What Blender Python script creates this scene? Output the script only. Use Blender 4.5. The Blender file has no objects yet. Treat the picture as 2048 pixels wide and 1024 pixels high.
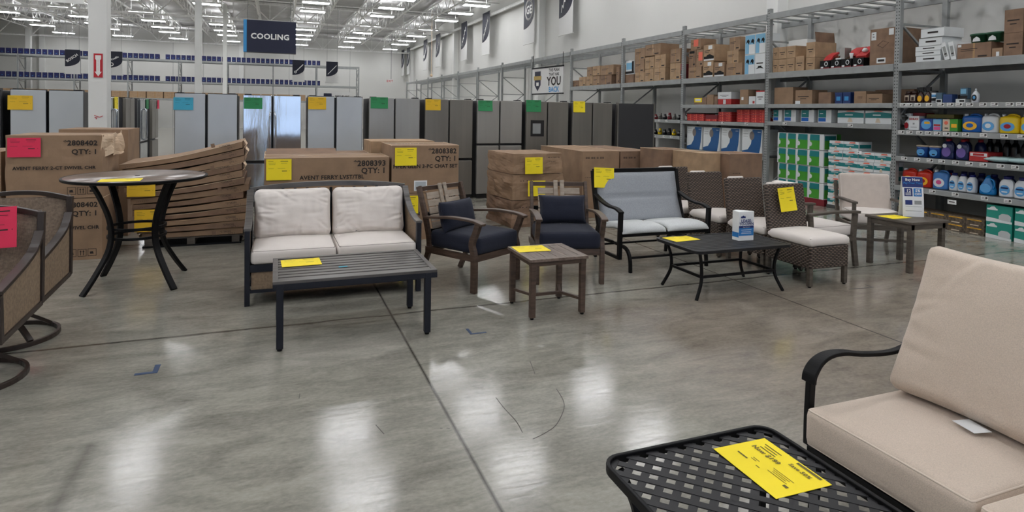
import bpy, bmesh, math, random
from mathutils import Vector, Matrix, noise
PI=math.pi
SC=bpy.context.scene
COL=SC.collection
R=math.radians
random.seed(7)
def lin(c):
    return tuple(((v/255.)/12.92 if v/255.<=.04045 else ((v/255.+.055)/1.055)**2.4) for v in c)+(1.,)
# ---------------------------------------------------------------- materials
MATS={}
def mat(name,rgb,rough=.6,metal=0.,var=0.,scale=8.,bump=0.,bscale=60.,kind=None,emit=0.,stretch=(1,1,1),spec=.5,rgb2=None,sheen=0.,coat=0.,alpha=1.,trans=0.):
    if name in MATS: return MATS[name]
    m=bpy.data.materials.new(name); m.use_nodes=True; MATS[name]=m
    nt=m.node_tree; N=nt.nodes; L=nt.links; b=N['Principled BSDF']
    b.inputs['Base Color'].default_value=lin(rgb); b.inputs['Roughness'].default_value=rough
    b.inputs['Metallic'].default_value=metal; b.inputs['Specular IOR Level'].default_value=spec
    if sheen: b.inputs['Sheen Weight'].default_value=sheen
    if coat: b.inputs['Coat Weight'].default_value=coat
    if trans: b.inputs['Transmission Weight'].default_value=trans
    if emit: b.inputs['Emission Color'].default_value=lin(rgb); b.inputs['Emission Strength'].default_value=emit
    tc=N.new('ShaderNodeTexCoord'); mp=N.new('ShaderNodeMapping'); mp.inputs['Scale'].default_value=stretch
    L.new(tc.outputs['Object'],mp.inputs['Vector'])
    if var or rgb2:
        n=N.new('ShaderNodeTexNoise'); n.inputs['Scale'].default_value=scale; n.inputs['Detail'].default_value=5
        L.new(mp.outputs[0],n.inputs['Vector'])
        r=N.new('ShaderNodeValToRGB'); r.color_ramp.elements[0].position=.3; r.color_ramp.elements[1].position=.7
        if rgb2: c0,c1=lin(rgb),lin(rgb2)
        else:
            c0=lin([max(0,v*(1-var)) for v in rgb]); c1=lin([min(255,v*(1+var)) for v in rgb])
        r.color_ramp.elements[0].color=c0; r.color_ramp.elements[1].color=c1
        L.new(n.outputs['Fac'],r.inputs[0]); L.new(r.outputs[0],b.inputs['Base Color'])
    if kind=='weave':     # fine woven cloth
        w1=N.new('ShaderNodeTexWave'); w1.bands_direction='X'; w1.inputs['Scale'].default_value=bscale
        w2=N.new('ShaderNodeTexWave'); w2.bands_direction='Z'; w2.inputs['Scale'].default_value=bscale
        w3=N.new('ShaderNodeTexWave'); w3.bands_direction='Y'; w3.inputs['Scale'].default_value=bscale
        for w in (w1,w2,w3): L.new(mp.outputs[0],w.inputs['Vector'])
        a=N.new('ShaderNodeMath'); a.operation='ADD'; L.new(w1.outputs['Fac'],a.inputs[0]); L.new(w2.outputs['Fac'],a.inputs[1])
        a2=N.new('ShaderNodeMath'); a2.operation='ADD'; L.new(a.outputs[0],a2.inputs[0]); L.new(w3.outputs['Fac'],a2.inputs[1])
        bp=N.new('ShaderNodeBump'); bp.inputs['Strength'].default_value=bump; bp.inputs['Distance'].default_value=.002
        L.new(a2.outputs[0],bp.inputs['Height']); L.new(bp.outputs[0],b.inputs['Normal'])
    elif kind=='ribs':    # corrugated deck or brushed metal, bands along one axis
        w=N.new('ShaderNodeTexWave'); w.bands_direction='Y'; w.inputs['Scale'].default_value=bscale
        L.new(mp.outputs[0],w.inputs['Vector'])
        bp=N.new('ShaderNodeBump'); bp.inputs['Strength'].default_value=bump; bp.inputs['Distance'].default_value=.04
        L.new(w.outputs['Fac'],bp.inputs['Height']); L.new(bp.outputs[0],b.inputs['Normal'])
    elif bump:
        n2=N.new('ShaderNodeTexNoise'); n2.inputs['Scale'].default_value=bscale; n2.inputs['Detail'].default_value=4
        L.new(mp.outputs[0],n2.inputs['Vector'])
        bp=N.new('ShaderNodeBump'); bp.inputs['Strength'].default_value=bump; bp.inputs['Distance'].default_value=.01
        L.new(n2.outputs['Fac'],bp.inputs['Height']); L.new(bp.outputs[0],b.inputs['Normal'])
    return m
def wicker_mat():
    m=bpy.data.materials.new('wicker'); m.use_nodes=True; nt=m.node_tree; N=nt.nodes; L=nt.links; b=N['Principled BSDF']
    tc=N.new('ShaderNodeTexCoord'); sep=N.new('ShaderNodeSeparateXYZ'); L.new(tc.outputs['Object'],sep.inputs[0])
    def mth(op,a,bv):
        k=N.new('ShaderNodeMath'); k.operation=op
        for i,v in enumerate((a,bv)):
            if isinstance(v,(int,float)): k.inputs[i].default_value=v
            elif v is not None: L.new(v,k.inputs[i])
        return k.outputs[0]
    u=mth('ADD',sep.outputs[0],sep.outputs[1]); v=sep.outputs[2]
    row=mth('FLOOR',mth('MULTIPLY',v,62.),None)
    par=mth('MULTIPLY',mth('MODULO',row,2.),PI)
    s=mth('SINE',mth('ADD',mth('MULTIPLY',u,2*PI*21),par),None)
    cr=mth('SINE',mth('MULTIPLY',mth('FRACT',mth('MULTIPLY',v,62.),None),PI),None)
    h=mth('MULTIPLY',mth('ADD',mth('MULTIPLY',s,.5),.55),cr)
    r=N.new('ShaderNodeValToRGB'); r.color_ramp.elements[0].color=lin((30,24,20)); r.color_ramp.elements[1].color=lin((110,94,82)); r.color_ramp.elements[1].position=.75
    L.new(h,r.inputs[0]); L.new(r.outputs[0],b.inputs['Base Color'])
    bp=N.new('ShaderNodeBump'); bp.inputs['Strength'].default_value=.8; bp.inputs['Distance'].default_value=.006
    L.new(h,bp.inputs['Height']); L.new(bp.outputs[0],b.inputs['Normal']); b.inputs['Roughness'].default_value=.55
    MATS['wicker']=m
wicker_mat()
def floor_mat():
    m=bpy.data.materials.new('polished_concrete'); m.use_nodes=True; nt=m.node_tree; N=nt.nodes; L=nt.links; b=N['Principled BSDF']
    tc=N.new('ShaderNodeTexCoord')
    def mth(op,a,bv=None,cl=False):
        k=N.new('ShaderNodeMath'); k.operation=op; k.use_clamp=cl
        for i,v in enumerate((a,bv)):
            if isinstance(v,(int,float)): k.inputs[i].default_value=v
            elif v is not None: L.new(v,k.inputs[i])
        return k.outputs[0]
    def nz(s,d,st=(1,1,1),dist=0.):
        mp=N.new('ShaderNodeMapping'); mp.inputs['Scale'].default_value=st; L.new(tc.outputs['Object'],mp.inputs[0])
        n=N.new('ShaderNodeTexNoise'); n.inputs['Scale'].default_value=s; n.inputs['Detail'].default_value=d; n.inputs['Roughness'].default_value=.62; n.inputs['Distortion'].default_value=dist
        L.new(mp.outputs[0],n.inputs['Vector']); return n.outputs['Fac']
    big=nz(.45,4,(1,1.6,1),.6); mid=nz(3.2,8,(.8,1.8,1),.7); fine=nz(42,8,(.8,1.4,1)); streak=nz(12,7,(.45,2.2,1),.5)
    r=N.new('ShaderNodeValToRGB'); e=r.color_ramp.elements; e[0].position=.22; e[0].color=lin((79,77,69)); e[1].position=.80; e[1].color=lin((184,181,169))
    mx=mth('ADD',mth('MULTIPLY',mid,.50),mth('MULTIPLY',streak,.20)); mx=mth('ADD',mx,mth('MULTIPLY',fine,.30)); mx=mth('ADD',mx,mth('MULTIPLY',big,.1)); mx=mth('SUBTRACT',mx,.05)
    L.new(mx,r.inputs[0])
    # warm brown pours and greenish grey pours
    tint=N.new('ShaderNodeMix'); tint.data_type='RGBA'; tint.blend_type='MIX'
    sep=N.new('ShaderNodeSeparateXYZ'); L.new(tc.outputs['Object'],sep.inputs[0])
    w=mth('ADD',mth('MULTIPLY',mth('SUBTRACT',sep.outputs[0],1.75),1.1),mth('MULTIPLY',mth('SUBTRACT',big,.5),1.6))
    wy=mth('MULTIPLY',mth('SUBTRACT',4.6,sep.outputs[1]),3.,True)
    w=mth('MULTIPLY',mth('MULTIPLY',w,1.,True),wy)
    L.new(w,tint.inputs[0]); L.new(r.outputs[0],tint.inputs[6]); r2=N.new('ShaderNodeValToRGB'); e=r2.color_ramp.elements; e[0].position=.22; e[0].color=lin((76,71,62)); e[1].position=.80; e[1].color=lin((172,161,147)); L.new(mx,r2.inputs[0]); L.new(r2.outputs[0],tint.inputs[7])
    # saw-cut joints
    jn=nz(3.,3)
    def line(coord,at,wd,wob):
        d=mth('ABSOLUTE',mth('SUBTRACT',mth('ADD',coord,mth('MULTIPLY',mth('SUBTRACT',jn,.5),wob)),at))
        return mth('SUBTRACT',1.,mth('DIVIDE',d,wd),True)
    X=sep.outputs[0]; Y=sep.outputs[1]
    j=line(X,.84,.014,.004)
    for c,a,wd,wb in ((Y,4.72,.024,.05),(X,4.1,.011,.0),(X,-2.4,.01,.0),(X,7.4,.01,0.),(Y,8.,.03,0.),(Y,1.4,.02,.0),(Y,11.3,.03,0.)):
        j=mth('MAXIMUM',j,line(c,a,wd,wb))
    gate=mth('MULTIPLY',mth('MULTIPLY',mth('SUBTRACT',3.36,Y),30.,True),.45)
    j=mth('MAXIMUM',j,mth('MULTIPLY',line(X,-.79,.05,.03),gate))
    jm=N.new('ShaderNodeMix'); jm.data_type='RGBA'; L.new(mth('MULTIPLY',j,.9),jm.inputs[0]); L.new(tint.outputs[2],jm.inputs[6]); jm.inputs[7].default_value=lin((40,36,31))
    # small dark scuffs
    vo=N.new('ShaderNodeTexVoronoi'); vo.inputs['Scale'].default_value=1.9; L.new(tc.outputs['Object'],vo.inputs['Vector'])
    sc=mth('SUBTRACT',1.,mth('DIVIDE',vo.outputs['Distance'],.022),True)
    sm=N.new('ShaderNodeMix'); sm.data_type='RGBA'; L.new(mth('MULTIPLY',sc,.0),sm.inputs[0]); L.new(jm.outputs[2],sm.inputs[6]); sm.inputs[7].default_value=lin((60,50,44))
    L.new(sm.outputs[2],b.inputs['Base Color'])
    rr=mth('ADD',.065,mth('MULTIPLY',mid,.11)); L.new(rr,b.inputs['Roughness'])
    b.inputs['Specular IOR Level'].default_value=.5
    bp=N.new('ShaderNodeBump'); bp.inputs['Strength'].default_value=.10; bp.inputs['Distance'].default_value=.01
    hh=mth('ADD',mth('MULTIPLY',streak,.5),mth('MULTIPLY',fine,.10)); L.new(hh,bp.inputs['Height']); L.new(bp.outputs[0],b.inputs['Normal'])
    MATS['floor']=m
floor_mat()
CARD=mat('cardboard',(148,121,96),.8,var=.07,scale=5,bump=.08,bscale=30)
CARD2=mat('cardboard_tan',(166,138,108),.8,var=.07,scale=9)
CARD3=mat('cardboard_dark',(130,104,84),.8,var=.08,scale=7)
CIN=mat('cardboard_inside',(214,190,162),.85,var=.05)
INK=mat('black_print',(38,30,26),.7)
INKS=mat('faded_print',(104,94,40),.7)
INKW=mat('white_print',(235,235,232),.6)
TAPEM=mat('packing_tape',(172,138,100),.25,spec=.6)
BLK=mat('black_metal',(10,10,12),.5,spec=.2)
CHAR=mat('charcoal_metal',(30,30,32),.45,spec=.3,var=.06,scale=20)
BRZ=mat('bronze_metal',(48,38,33),.4,var=.12,scale=12)
NAVYM=mat('slate_metal',(28,30,38),.5,spec=.3,var=.08)
GREY=mat('rack_grey',(146,149,148),.45,metal=.1,var=.05,scale=6)
DGREY=mat('rack_dark',(70,72,71),.5)
WHITE=mat('white_paint',(222,223,220),.5)
WALLM=mat('wall_paint',(212,212,208),.55,var=.012,scale=.5)
DECK=mat('roof_deck',(176,176,175),.6,kind='ribs',bump=.9,bscale=2.1,var=.06,scale=1.5)
STEELW=mat('truss_paint',(232,232,230),.45,var=.05)
LITE=mat('lamp_diffuser',(252,252,255),.5,emit=26.)
LITEU=mat('added_uplight_glow',(252,252,255),.5,emit=34.)
def PAPER(c,n): return mat('paper_'+n,c,.65,var=.015,scale=4,bump=.12,bscale=12)
YEL=PAPER((250,226,32),'yellow'); YELD=PAPER((228,184,34),'amber'); GRN=PAPER((44,138,84),'green'); BLU=PAPER((64,168,198),'blue'); PNK=PAPER((226,44,84),'pink'); WHT=PAPER((232,234,235),'white')
CREAM=mat('cream_fabric',(222,214,207),.85,bump=.10,bscale=160,sheen=.2)
TAUPE=mat('taupe_fabric',(200,184,168),.88,bump=.22,bscale=320,var=.05,scale=260,sheen=.2)
TAUPEP=mat('taupe_piping',(210,196,181),.8)
CREAMP=mat('cream_piping',(112,103,96),.8)
SLING=mat('grey_sling',(152,156,161),.8,bump=.15,bscale=200,var=.06,scale=120)
SLINGT=mat('pale_sling',(206,209,209),.8,bump=.15,bscale=200,var=.04,scale=120)
NAVY=mat('navy_fabric',(22,27,44),.9,bump=.15,bscale=200,var=.08,scale=160,sheen=.05)
WOODD=mat('brown_wood',(62,48,40),.45,rgb2=(92,73,61),scale=7,stretch=(1,1,7),bump=.1,bscale=25)
WOODX=mat('brown_wood_top',(84,70,62),.4,rgb2=(126,110,99),scale=5,stretch=(9,1.2,6),bump=.06,bscale=25)
WOODG=mat('greyed_slat',(146,132,118),.6,rgb2=(176,162,146),scale=8,stretch=(1,5,5),bump=.12,bscale=20)
WOODT=mat('taupe_wood',(70,63,56),.5,rgb2=(98,90,80),scale=7,stretch=(1,1,6),bump=.1,bscale=25)
SLATM=mat('grey_slat_metal',(60,57,55),.32,rgb2=(98,93,89),scale=4,stretch=(.6,16,4))
MESHP=mat('woven_panel',(150,128,104),.8,kind='weave',bump=.9,bscale=70,var=.10,scale=50)
MESHS=mat('woven_sling',(146,128,112),.8,kind='weave',bump=.9,bscale=60,var=.12,scale=60)
GLASSP=mat('pale_panel',(180,185,189),.2,var=.012,scale=3,coat=.2)
STAIN=mat('stainless',(160,158,153),.34,metal=.6,var=.025,scale=1.2,stretch=(5,5,.25))
STAIND=mat('dark_stainless',(126,122,115),.34,metal=.55,var=.05,scale=1.2,stretch=(5,5,.25))
BLKP=mat('black_plastic',(16,16,18),.4)
CHARF=mat('charcoal_side',(50,50,52),.55)
SHINE=mat('bright_stainless',(198,203,208),.10,metal=.9,bump=.35,bscale=1.6,stretch=(3,3,.6))
NAVYS=mat('navy_sign',(6,15,48),.5); SKYS=mat('sky_blue',(52,140,198),.5); REDS=mat('red_print',(186,30,44),.5); NBOX=mat('navy_box',(16,20,78),.55)
BANN=mat('navy_banner',(20,24,44),.6); BANW=mat('banner_white',(214,214,212),.6)
GOLD=mat('gold_print',(176,150,84),.6)
# ---------------------------------------------------------------- mesh builder
class MB:
    def __init__(s): s.v=[]; s.f=[]; s.mi=[]; s.ms=[]; s.sm=[]; s.M=Matrix()
    def m(s,m):
        if m not in s.ms: s.ms.append(m)
        return s.ms.index(m)
    def add(s,vs,fs,m,smooth=False):
        o=len(s.v); k=s.m(m)
        s.v+= [tuple(s.M@Vector(p)) for p in vs]
        for f in fs: s.f.append(tuple(i+o for i in f)); s.mi.append(k); s.sm.append(smooth)
        return s
    def box(s,x0,x1,y0,y1,z0,z1,m):
        vs=[(x,y,z) for x in (x0,x1) for y in (y0,y1) for z in (z0,z1)]
        return s.add(vs,[(0,1,3,2),(4,6,7,5),(0,4,5,1),(2,3,7,6),(0,2,6,4),(1,5,7,3)],m)
    def quad(s,a,b,c,d,m): return s.add([a,b,c,d],[(0,1,2,3)],m)
    def bar(s,pts,w,h,m,up=(0,0,1),closed=False,smooth=False):
        # rectangular section: h along 'up', w across
        P=[Vector(p) for p in pts]; n=len(P); vs=[]; fs=[]
        for i,p in enumerate(P):
            a=P[i-1] if (i>0 or closed) else p; c=P[(i+1)%n] if (i<n-1 or closed) else p
            t=(c-a).normalized(); u=Vector(up); sd=t.cross(u)
            if sd.length<1e-4: u=Vector((1,0,0)); sd=t.cross(u)
            sd.normalize(); u2=sd.cross(t).normalized()
            ww=w[i] if isinstance(w,(list,tuple)) else w; hh=h[i] if isinstance(h,(list,tuple)) else h
            for q,r in ((-1,-1),(1,-1),(1,1),(-1,1)): vs.append(p+sd*q*ww/2+u2*r*hh/2)
        for i in range(n if closed else n-1):
            a=i*4; b=((i+1)%n)*4
            for k in range(4): fs.append((a+k,a+(k+1)%4,b+(k+1)%4,b+k))
        if not closed: fs+=[(3,2,1,0),tuple((n-1)*4+k for k in range(4))]
        return s.add(vs,fs,m,smooth)
    def tube(s,pts,r,m,n=8,closed=False):
        P=[Vector(p) for p in pts]; N=len(P); vs=[]; fs=[]; ref=None
        for i,p in enumerate(P):
            a=P[i-1] if (i>0 or closed) else p; c=P[(i+1)%N] if (i<N-1 or closed) else p
            t=(c-a).normalized()
            if ref is None:
                ref=Vector((0,0,1)) if abs(t.z)<.9 else Vector((1,0,0))
            u=(ref-t*ref.dot(t)); 
            if u.length<1e-5: u=Vector((1,0,0))-t*t.x
            u.normalize(); ref=u; w=t.cross(u); rr=r[i] if isinstance(r,(list,tuple)) else r
            for k in range(n):
                q=2*PI*k/n; vs.append(p+u*math.cos(q)*rr+w*math.sin(q)*rr)
        for i in range(N if closed else N-1):
            a=i*n; b=((i+1)%N)*n
            for k in range(n): fs.append((a+k,a+(k+1)%n,b+(k+1)%n,b+k))
        if not closed: fs+=[tuple(range(n-1,-1,-1)),tuple((N-1)*n+k for k in range(n))]
        return s.add(vs,fs,m,True)
    def lathe(s,prof,m,n=20,c=(0,0,0),sx=1.,sy=1.,sq=2.):
        vs=[]; fs=[]
        for r,z in prof:
            for k in range(n):
                q=2*PI*k/n; cx,sn=math.cos(q),math.sin(q)
                if sq!=2.: 
                    d=(abs(cx)**sq+abs(sn)**sq)**(-1/sq); cx*=d; sn*=d
                vs.append((c[0]+cx*r*sx,c[1]+sn*r*sy,c[2]+z))
        for i in range(len(prof)-1):
            for k in range(n):
                a=i*n+k; b=i*n+(k+1)%n; fs.append((a,b,b+n,a+n))
        fs.append(tuple(range(n-1,-1,-1))); fs.append(tuple((len(prof)-1)*n+k for k in range(n)))
        return s.add(vs,fs,m,True)
    def prism(s,poly,d,m,ax='z',at=0.):
        # poly of 2D points extruded by d along axis from 'at'
        def P(a,b,c): return {'z':(a,b,c),'y':(a,c,b),'x':(c,a,b)}[ax]
        n=len(poly); vs=[P(a,b,at) for a,b in poly]+[P(a,b,at+d) for a,b in poly]
        fs=[tuple(range(n-1,-1,-1)),tuple(range(n,2*n))]+[(i,(i+1)%n,(i+1)%n+n,i+n) for i in range(n)]
        return s.add(vs,fs,m)
    def text(s,t,o,size,m,xd=(1,0,0),yd=(0,0,1),al='LEFT',ex=0.0,bold=True,wx=1.):
        me=glyphs(t,al,.03 if bold else .0)
        X=Vector(xd).normalized(); Y=Vector(yd).normalized(); Z=X.cross(Y); O=Vector(o)
        off=.004 if bold else 0
        vs=[O+X*p[0]*size*wx+Y*p[1]*size+Z*.0012 for p in me[0]]
        s.add(vs,me[1],m)
        return s
    def build(s,name,parent=None,bevel=0.,sub=0,smooth=None,loc=None,rot=None,seg=2):
        me=bpy.data.meshes.new(name); me.from_pydata(s.v,[],s.f)
        for m in s.ms: me.materials.append(m)
        for p,k,q in zip(me.polygons,s.mi,s.sm):
            p.material_index=k; p.use_smooth=q if smooth is None else smooth
        me.update()
        o=bpy.data.objects.new(name,me); COL.objects.link(o)
        if loc: o.location=loc
        if rot: o.rotation_euler=rot
        if bevel:
            b=o.modifiers.new('bevel','BEVEL'); b.width=bevel; b.segments=seg; b.limit_method='ANGLE'; b.angle_limit=R(40)
        if sub:
            q=o.modifiers.new('sub','SUBSURF'); q.levels=sub; q.render_levels=sub
        if parent: o.parent=parent
        return o
GL={}
def glyphs(t,al,off=0.):
    if (t,al,off) in GL: return GL[(t,al,off)]
    cu=bpy.data.curves.new('lettering','FONT'); cu.body=t; cu.size=1.; cu.align_x=al; cu.resolution_u=2; cu.offset=off; cu.space_character=1.0+off*2
    ob=bpy.data.objects.new('lettering',cu); COL.objects.link(ob)
    bpy.context.view_layer.update()
    me=ob.to_mesh(); r=([tuple(v.co) for v in me.vertices],[tuple(p.vertices) for p in me.polygons])
    ob.to_mesh_clear(); bpy.data.objects.remove(ob); bpy.data.curves.remove(cu)
    GL[(t,al,off)]=r; return r
def tag(o,label=None,cat=None,group=None,kind=None):
    if label: o['label']=label
    if cat: o['category']=cat
    if group: o['group']=group
    if kind: o['kind']=kind
    return o
def empty(name,loc,label,cat,group=None,rz=0.):
    o=bpy.data.objects.new(name,None); COL.objects.link(o); o.location=loc; o.rotation_euler=(0,0,rz); o.empty_display_size=.1
    return tag(o,label,cat,group)
def copy_tree(o,parent=None):
    c=o.copy(); COL.objects.link(c); c.parent=parent
    for ch in list(o.children): copy_tree(ch,c)
    return c
def again(o,loc,label,rz=0.,group=None):
    c=copy_tree(o); c.location=loc; c.rotation_euler=(0,0,rz); c['label']=label
    if group: c['group']=group
    return c
def spline(pts,n=6,closed=False):
    P=[Vector(p) for p in pts]; out=[]; N=len(P)
    for i in range(N if closed else N-1):
        if closed: a,b,c,d=P[i-1],P[i],P[(i+1)%N],P[(i+2)%N]
        else: a,b,c,d=P[max(i-1,0)],P[i],P[i+1],P[min(i+2,N-1)]
        for k in range(n):
            t=k/n; out.append(.5*((2*b)+(c-a)*t+(2*a-5*b+4*c-d)*t*t+(3*b-a-3*c+d)*t**3))
    if not closed: out.append(P[-1])
    return out
def cushion(mb,sx,sy,sz,m,r=.03,crown=.02,wr=0.,seed=0,n=22,nz=5,pinch=0.,pipe=None,pr=.005,knife=False):
    """stuffed cushion centred on its base centre; thickness along z"""
    hx,hy,hz=sx/2,sy/2,sz/2; vs=[]; fs=[]; idx={}
    rd=random.Random(int(seed*7)+3); CR=[]
    for k in range(16 if wr>.01 else 0):
        sd=k%4; tt=rd.uniform(-.9,.9); sx_,sy_=((tt,-1),(1,tt),(tt,1),(-1,tt))[sd]
        an=math.atan2(-sy_,-sx_)+rd.uniform(-.9,.9); CR.append((sx_,sy_,math.cos(an),math.sin(an),rd.uniform(.35,.95),rd.uniform(.035,.07),rd.uniform(.5,1.),rd.uniform(-.5,.5)))
    def crease(u,v):
        q=0.
        for (a,b,c,d,l,wd,am,cv) in CR:
            s_=(u-a)*c+(v-b)*d; p_=-(u-a)*d+(v-b)*c+cv*s_*s_*.6
            if 0<=s_<l: e=math.exp(-(p_/wd)**2)-.55*math.exp(-((p_-wd*1.6)/wd)**2); q-=am*e*(1-s_/l)*min(1,s_/.06+.3)
        return q
    def disp(u,v,w):
        if knife:
            e=(max(0,1-abs(u)**3.2)*max(0,1-abs(v)**3.2))**.42
            x=u*hx*(1-pinch*(1-abs(v)**2)*abs(u)**2*.5); y=v*hy*(1-pinch*(1-abs(u)**2)*abs(v)**2*.5)
            z=w*(hz*e+.006)
        else:
            p=Vector((u*hx,v*hy,w*hz)); q=Vector((max(-hx+r,min(hx-r,p.x)),max(-hy+r,min(hy-r,p.y)),max(-hz+r,min(hz-r,p.z))))
            d=p-q
            if d.length>1e-6: p=q+d.normalized()*r
            x,y,z=p.x,p.y,p.z
            c=(1-u*u)*(1-v*v)
            if w>0: z+=crown*c*w
            x*=1-pinch*(1-v*v)*abs(u)**3*.5; y*=1-pinch*(1-u*u)*abs(v)**3*.5
        if wr:
            e2=max(abs(u),abs(v))
            k=noise.noise(Vector((u*3.1+seed,v*2.3,seed*1.7)))*1.0+noise.noise(Vector((u*7+seed,v*1.6+u*2.,seed)))*.9*e2+noise.noise(Vector((u*2.+seed*3,v*9.,1.3)))*.8*e2
            z+=w*wr*(k*.45+crease(u,v)*.9)*(1-abs(u)**8)*(1-abs(v)**8)
        return (x,y,z+hz)
    def vid(i,j,k):
        key=(i,j,k)
        if key not in idx:
            idx[key]=len(vs); vs.append(disp(2*i/n-1,2*j/n-1,2*k/nz-1))
        return idx[key]
    for i in range(n):
        for j in range(n):
            fs.append((vid(i,j,nz),vid(i+1,j,nz),vid(i+1,j+1,nz),vid(i,j+1,nz)))
            fs.append((vid(i,j,0),vid(i,j+1,0),vid(i+1,j+1,0),vid(i+1,j,0)))
    for k in range(nz):
        for i in range(n):
            fs.append((vid(i,0,k),vid(i+1,0,k),vid(i+1,0,k+1),vid(i,0,k+1)))
            fs.append((vid(i,n,k),vid(i,n,k+1),vid(i+1,n,k+1),vid(i+1,n,k)))
            fs.append((vid(0,i,k),vid(0,i,k+1),vid(0,i+1,k+1),vid(0,i+1,k)))
            fs.append((vid(n,i,k),vid(n,i+1,k),vid(n,i+1,k+1),vid(n,i,k+1)))
    mb.add(vs,fs,m,True)
    if pipe:
        for w in ((1,-1) if not knife else (0,)):
            ring=[]
            S=.995
            loop=[(-1+2*i/n,-1) for i in range(n)]+[(1,-1+2*i/n) for i in range(n)]+[(1-2*i/n,1) for i in range(n)]+[(-1,1-2*i/n) for i in range(n)]
            for u,v in loop:
                x,y,z=disp(u,v,w if w else 0)
                if not knife:
                    z=hz+w*(hz-r*.35); 
                    # push out to the rounded edge
                    x*=1.0-r*.12/hx; y*=1.0-r*.12/hy
                else: z=hz
                ring.append((x,y,z))
            mb.tube(ring,pr,pipe,6,closed=True)
def sheet(name,w,h,m,M,label,cat='sign',style='std',curl=.0,group=None,th=.0012):
    """loose printed paper, lower-left corner at M's origin, x right, z up, faces -y"""
    mb=MB(); n=8; vs=[]; fs=[]
    for side in (0,1):
        for i in range(n+1):
            for j in range(n+1):
                u,v=i/n,j/n; d=curl*((1-v)**2*.6+(u-.5)**2*.8*(1-v))
                vs.append((u*w,-d+(th if side else 0),v*h))
    q=(n+1)*(n+1)
    for i in range(n):
        for j in range(n):
            a=i*(n+1)+j; fs.append((a,a+n+1,a+n+2,a+1)); fs.append((q+a,q+a+1,q+a+n+2,q+a+n+1))
    for i in range(n):
        a=i*(n+1); fs.append((a,q+a,q+a+n+1,a+n+1)); a+=n; fs.append((a,a+n+1,q+a+n+1,q+a))
        a=i; fs.append((a,a+1,q+a+1,q+a)); a=n*(n+1)+i; fs.append((a,q+a,q+a+1,a+1))
    mb.add(vs,fs,m,False)
    def T(t,x,z,s,b=False): 
        v=z; u=x; d=curl*((1-v)**2*.6+(u-.5)**2*.8*(1-v))
        mb.text(t,(x*w,-d-.0010,z*h),s*h,INKS,(1,0,0),(0,0,1),'LEFT',bold=b)
    def B(x,z,l,t=.018):
        v=z; u=x+l/2; d=curl*((1-v)**2*.6+(u-.5)**2*.8*(1-v))
        mb.quad((x*w,-d-.0012,z*h),((x+l)*w,-d-.0012,z*h),((x+l)*w,-d-.0012,(z+t)*h),(x*w,-d-.0012,(z+t)*h),INKS if m in (YEL,YELD) else INK)
    if style=='std':
        B(.08,.88,.2,.012); B(.56,.88,.3,.028); B(.08,.81,.3,.010); B(.58,.79,.24,.010); B(.1,.74,.26,.014)
        B(.08,.55,.22,.01); B(.45,.56,.3,.01); B(.62,.42,.2,.032); B(.9,.43,.02,.02)
    elif style=='full':
        T('Now $199',.10,.62,.12,True); T('Save 50%',.55,.78,.10,True); B(.12,.86,.26,.02); B(.16,.80,.2,.02); B(.14,.74,.24,.02)
        B(.56,.92,.34,.05); B(.30,.42,.1,.012); B(.3,.38,.08,.012); B(.55,.5,.3,.01); B(.58,.46,.24,.01); B(.6,.42,.2,.01); B(.56,.38,.28,.01); B(.84,.3,.06,.05); B(.14,.3,.16,.03); B(.44,.3,.06,.015)
    mb.M=Matrix()
    o=mb.build(name); o.matrix_world=M; o.matrix_basis=M
    return tag(o,label,cat,group)
def MXY(loc,rz=0,rx=0,ry=0): return Matrix.Translation(loc)@Matrix.Rotation(rz,4,'Z')@Matrix.Rotation(ry,4,'Y')@Matrix.Rotation(rx,4,'X')
SCF=[[(1.141,3.161),(1.142,3.021),(1.151,2.884),(1.14,2.768)],[(1.501,3.148),(1.478,3.014),(1.431,2.91),(1.327,2.781),(1.243,2.728),(1.165,2.696)],[(1.51,3.562),(1.464,3.373)],[(.769,2.94),(.781,2.934)],[(.801,2.932),(.814,2.922)],[(.477,3.076),(.501,2.976)],[(.136,3.557),(.129,3.497)],[(.435,5.17),(.446,5.071)]]
# ================================================================ the building
XW=10.05; YB=51.3; XL=-19.; YF=-7.
def struct(o): o['kind']='structure'; return o
mb=MB(); mb.box(XL-.3,XW+.3,YF-.3,YB+.3,-.2,0,MATS['floor']); SCUFF=mat('scuff_mark',(58,52,46),.5)
for P in SCF:
    mb.bar(spline([(a,b,.0004) for a,b in P],6),.004,.0006,SCUFF,(0,0,1))
struct(mb.build('floor'))
mb=MB(); mb.box(XW,XW+.3,YF-.3,YB+.3,0,7.4,WALLM)
for y in (10.3,22.85,35.4,48.): mb.box(XW-.28,XW,y-.16,y+.16,0,7.0,WHITE)
struct(mb.build('wall_right'))
mb=MB(); mb.box(XL-.3,XW+.3,YB,YB+.3,0,7.4,WALLM)
for x in (-14.9,-2.4): mb.box(x-.16,x+.16,YB-.25,YB,0,7.,WHITE)
for x in (-11,-7,-5,1,5.6): mb.box(x-.012,x+.012,YB-.006,YB,0,7.2,GREY)
struct(mb.build('wall_back'))
mb=MB(); mb.box(XL-.3,XL,YF-.3,YB+.3,0,7.4,WALLM); struct(mb.build('wall_left'))
mb=MB(); mb.box(XL-.3,XW+.3,YF-.3,YF,0,7.4,WALLM); struct(mb.build('wall_front'))
DAY=mat('daylight_glass',(200,222,255),.3,emit=1.5)  # unseen glowing panes, added for the bluish reflection on the stainless doors
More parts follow.
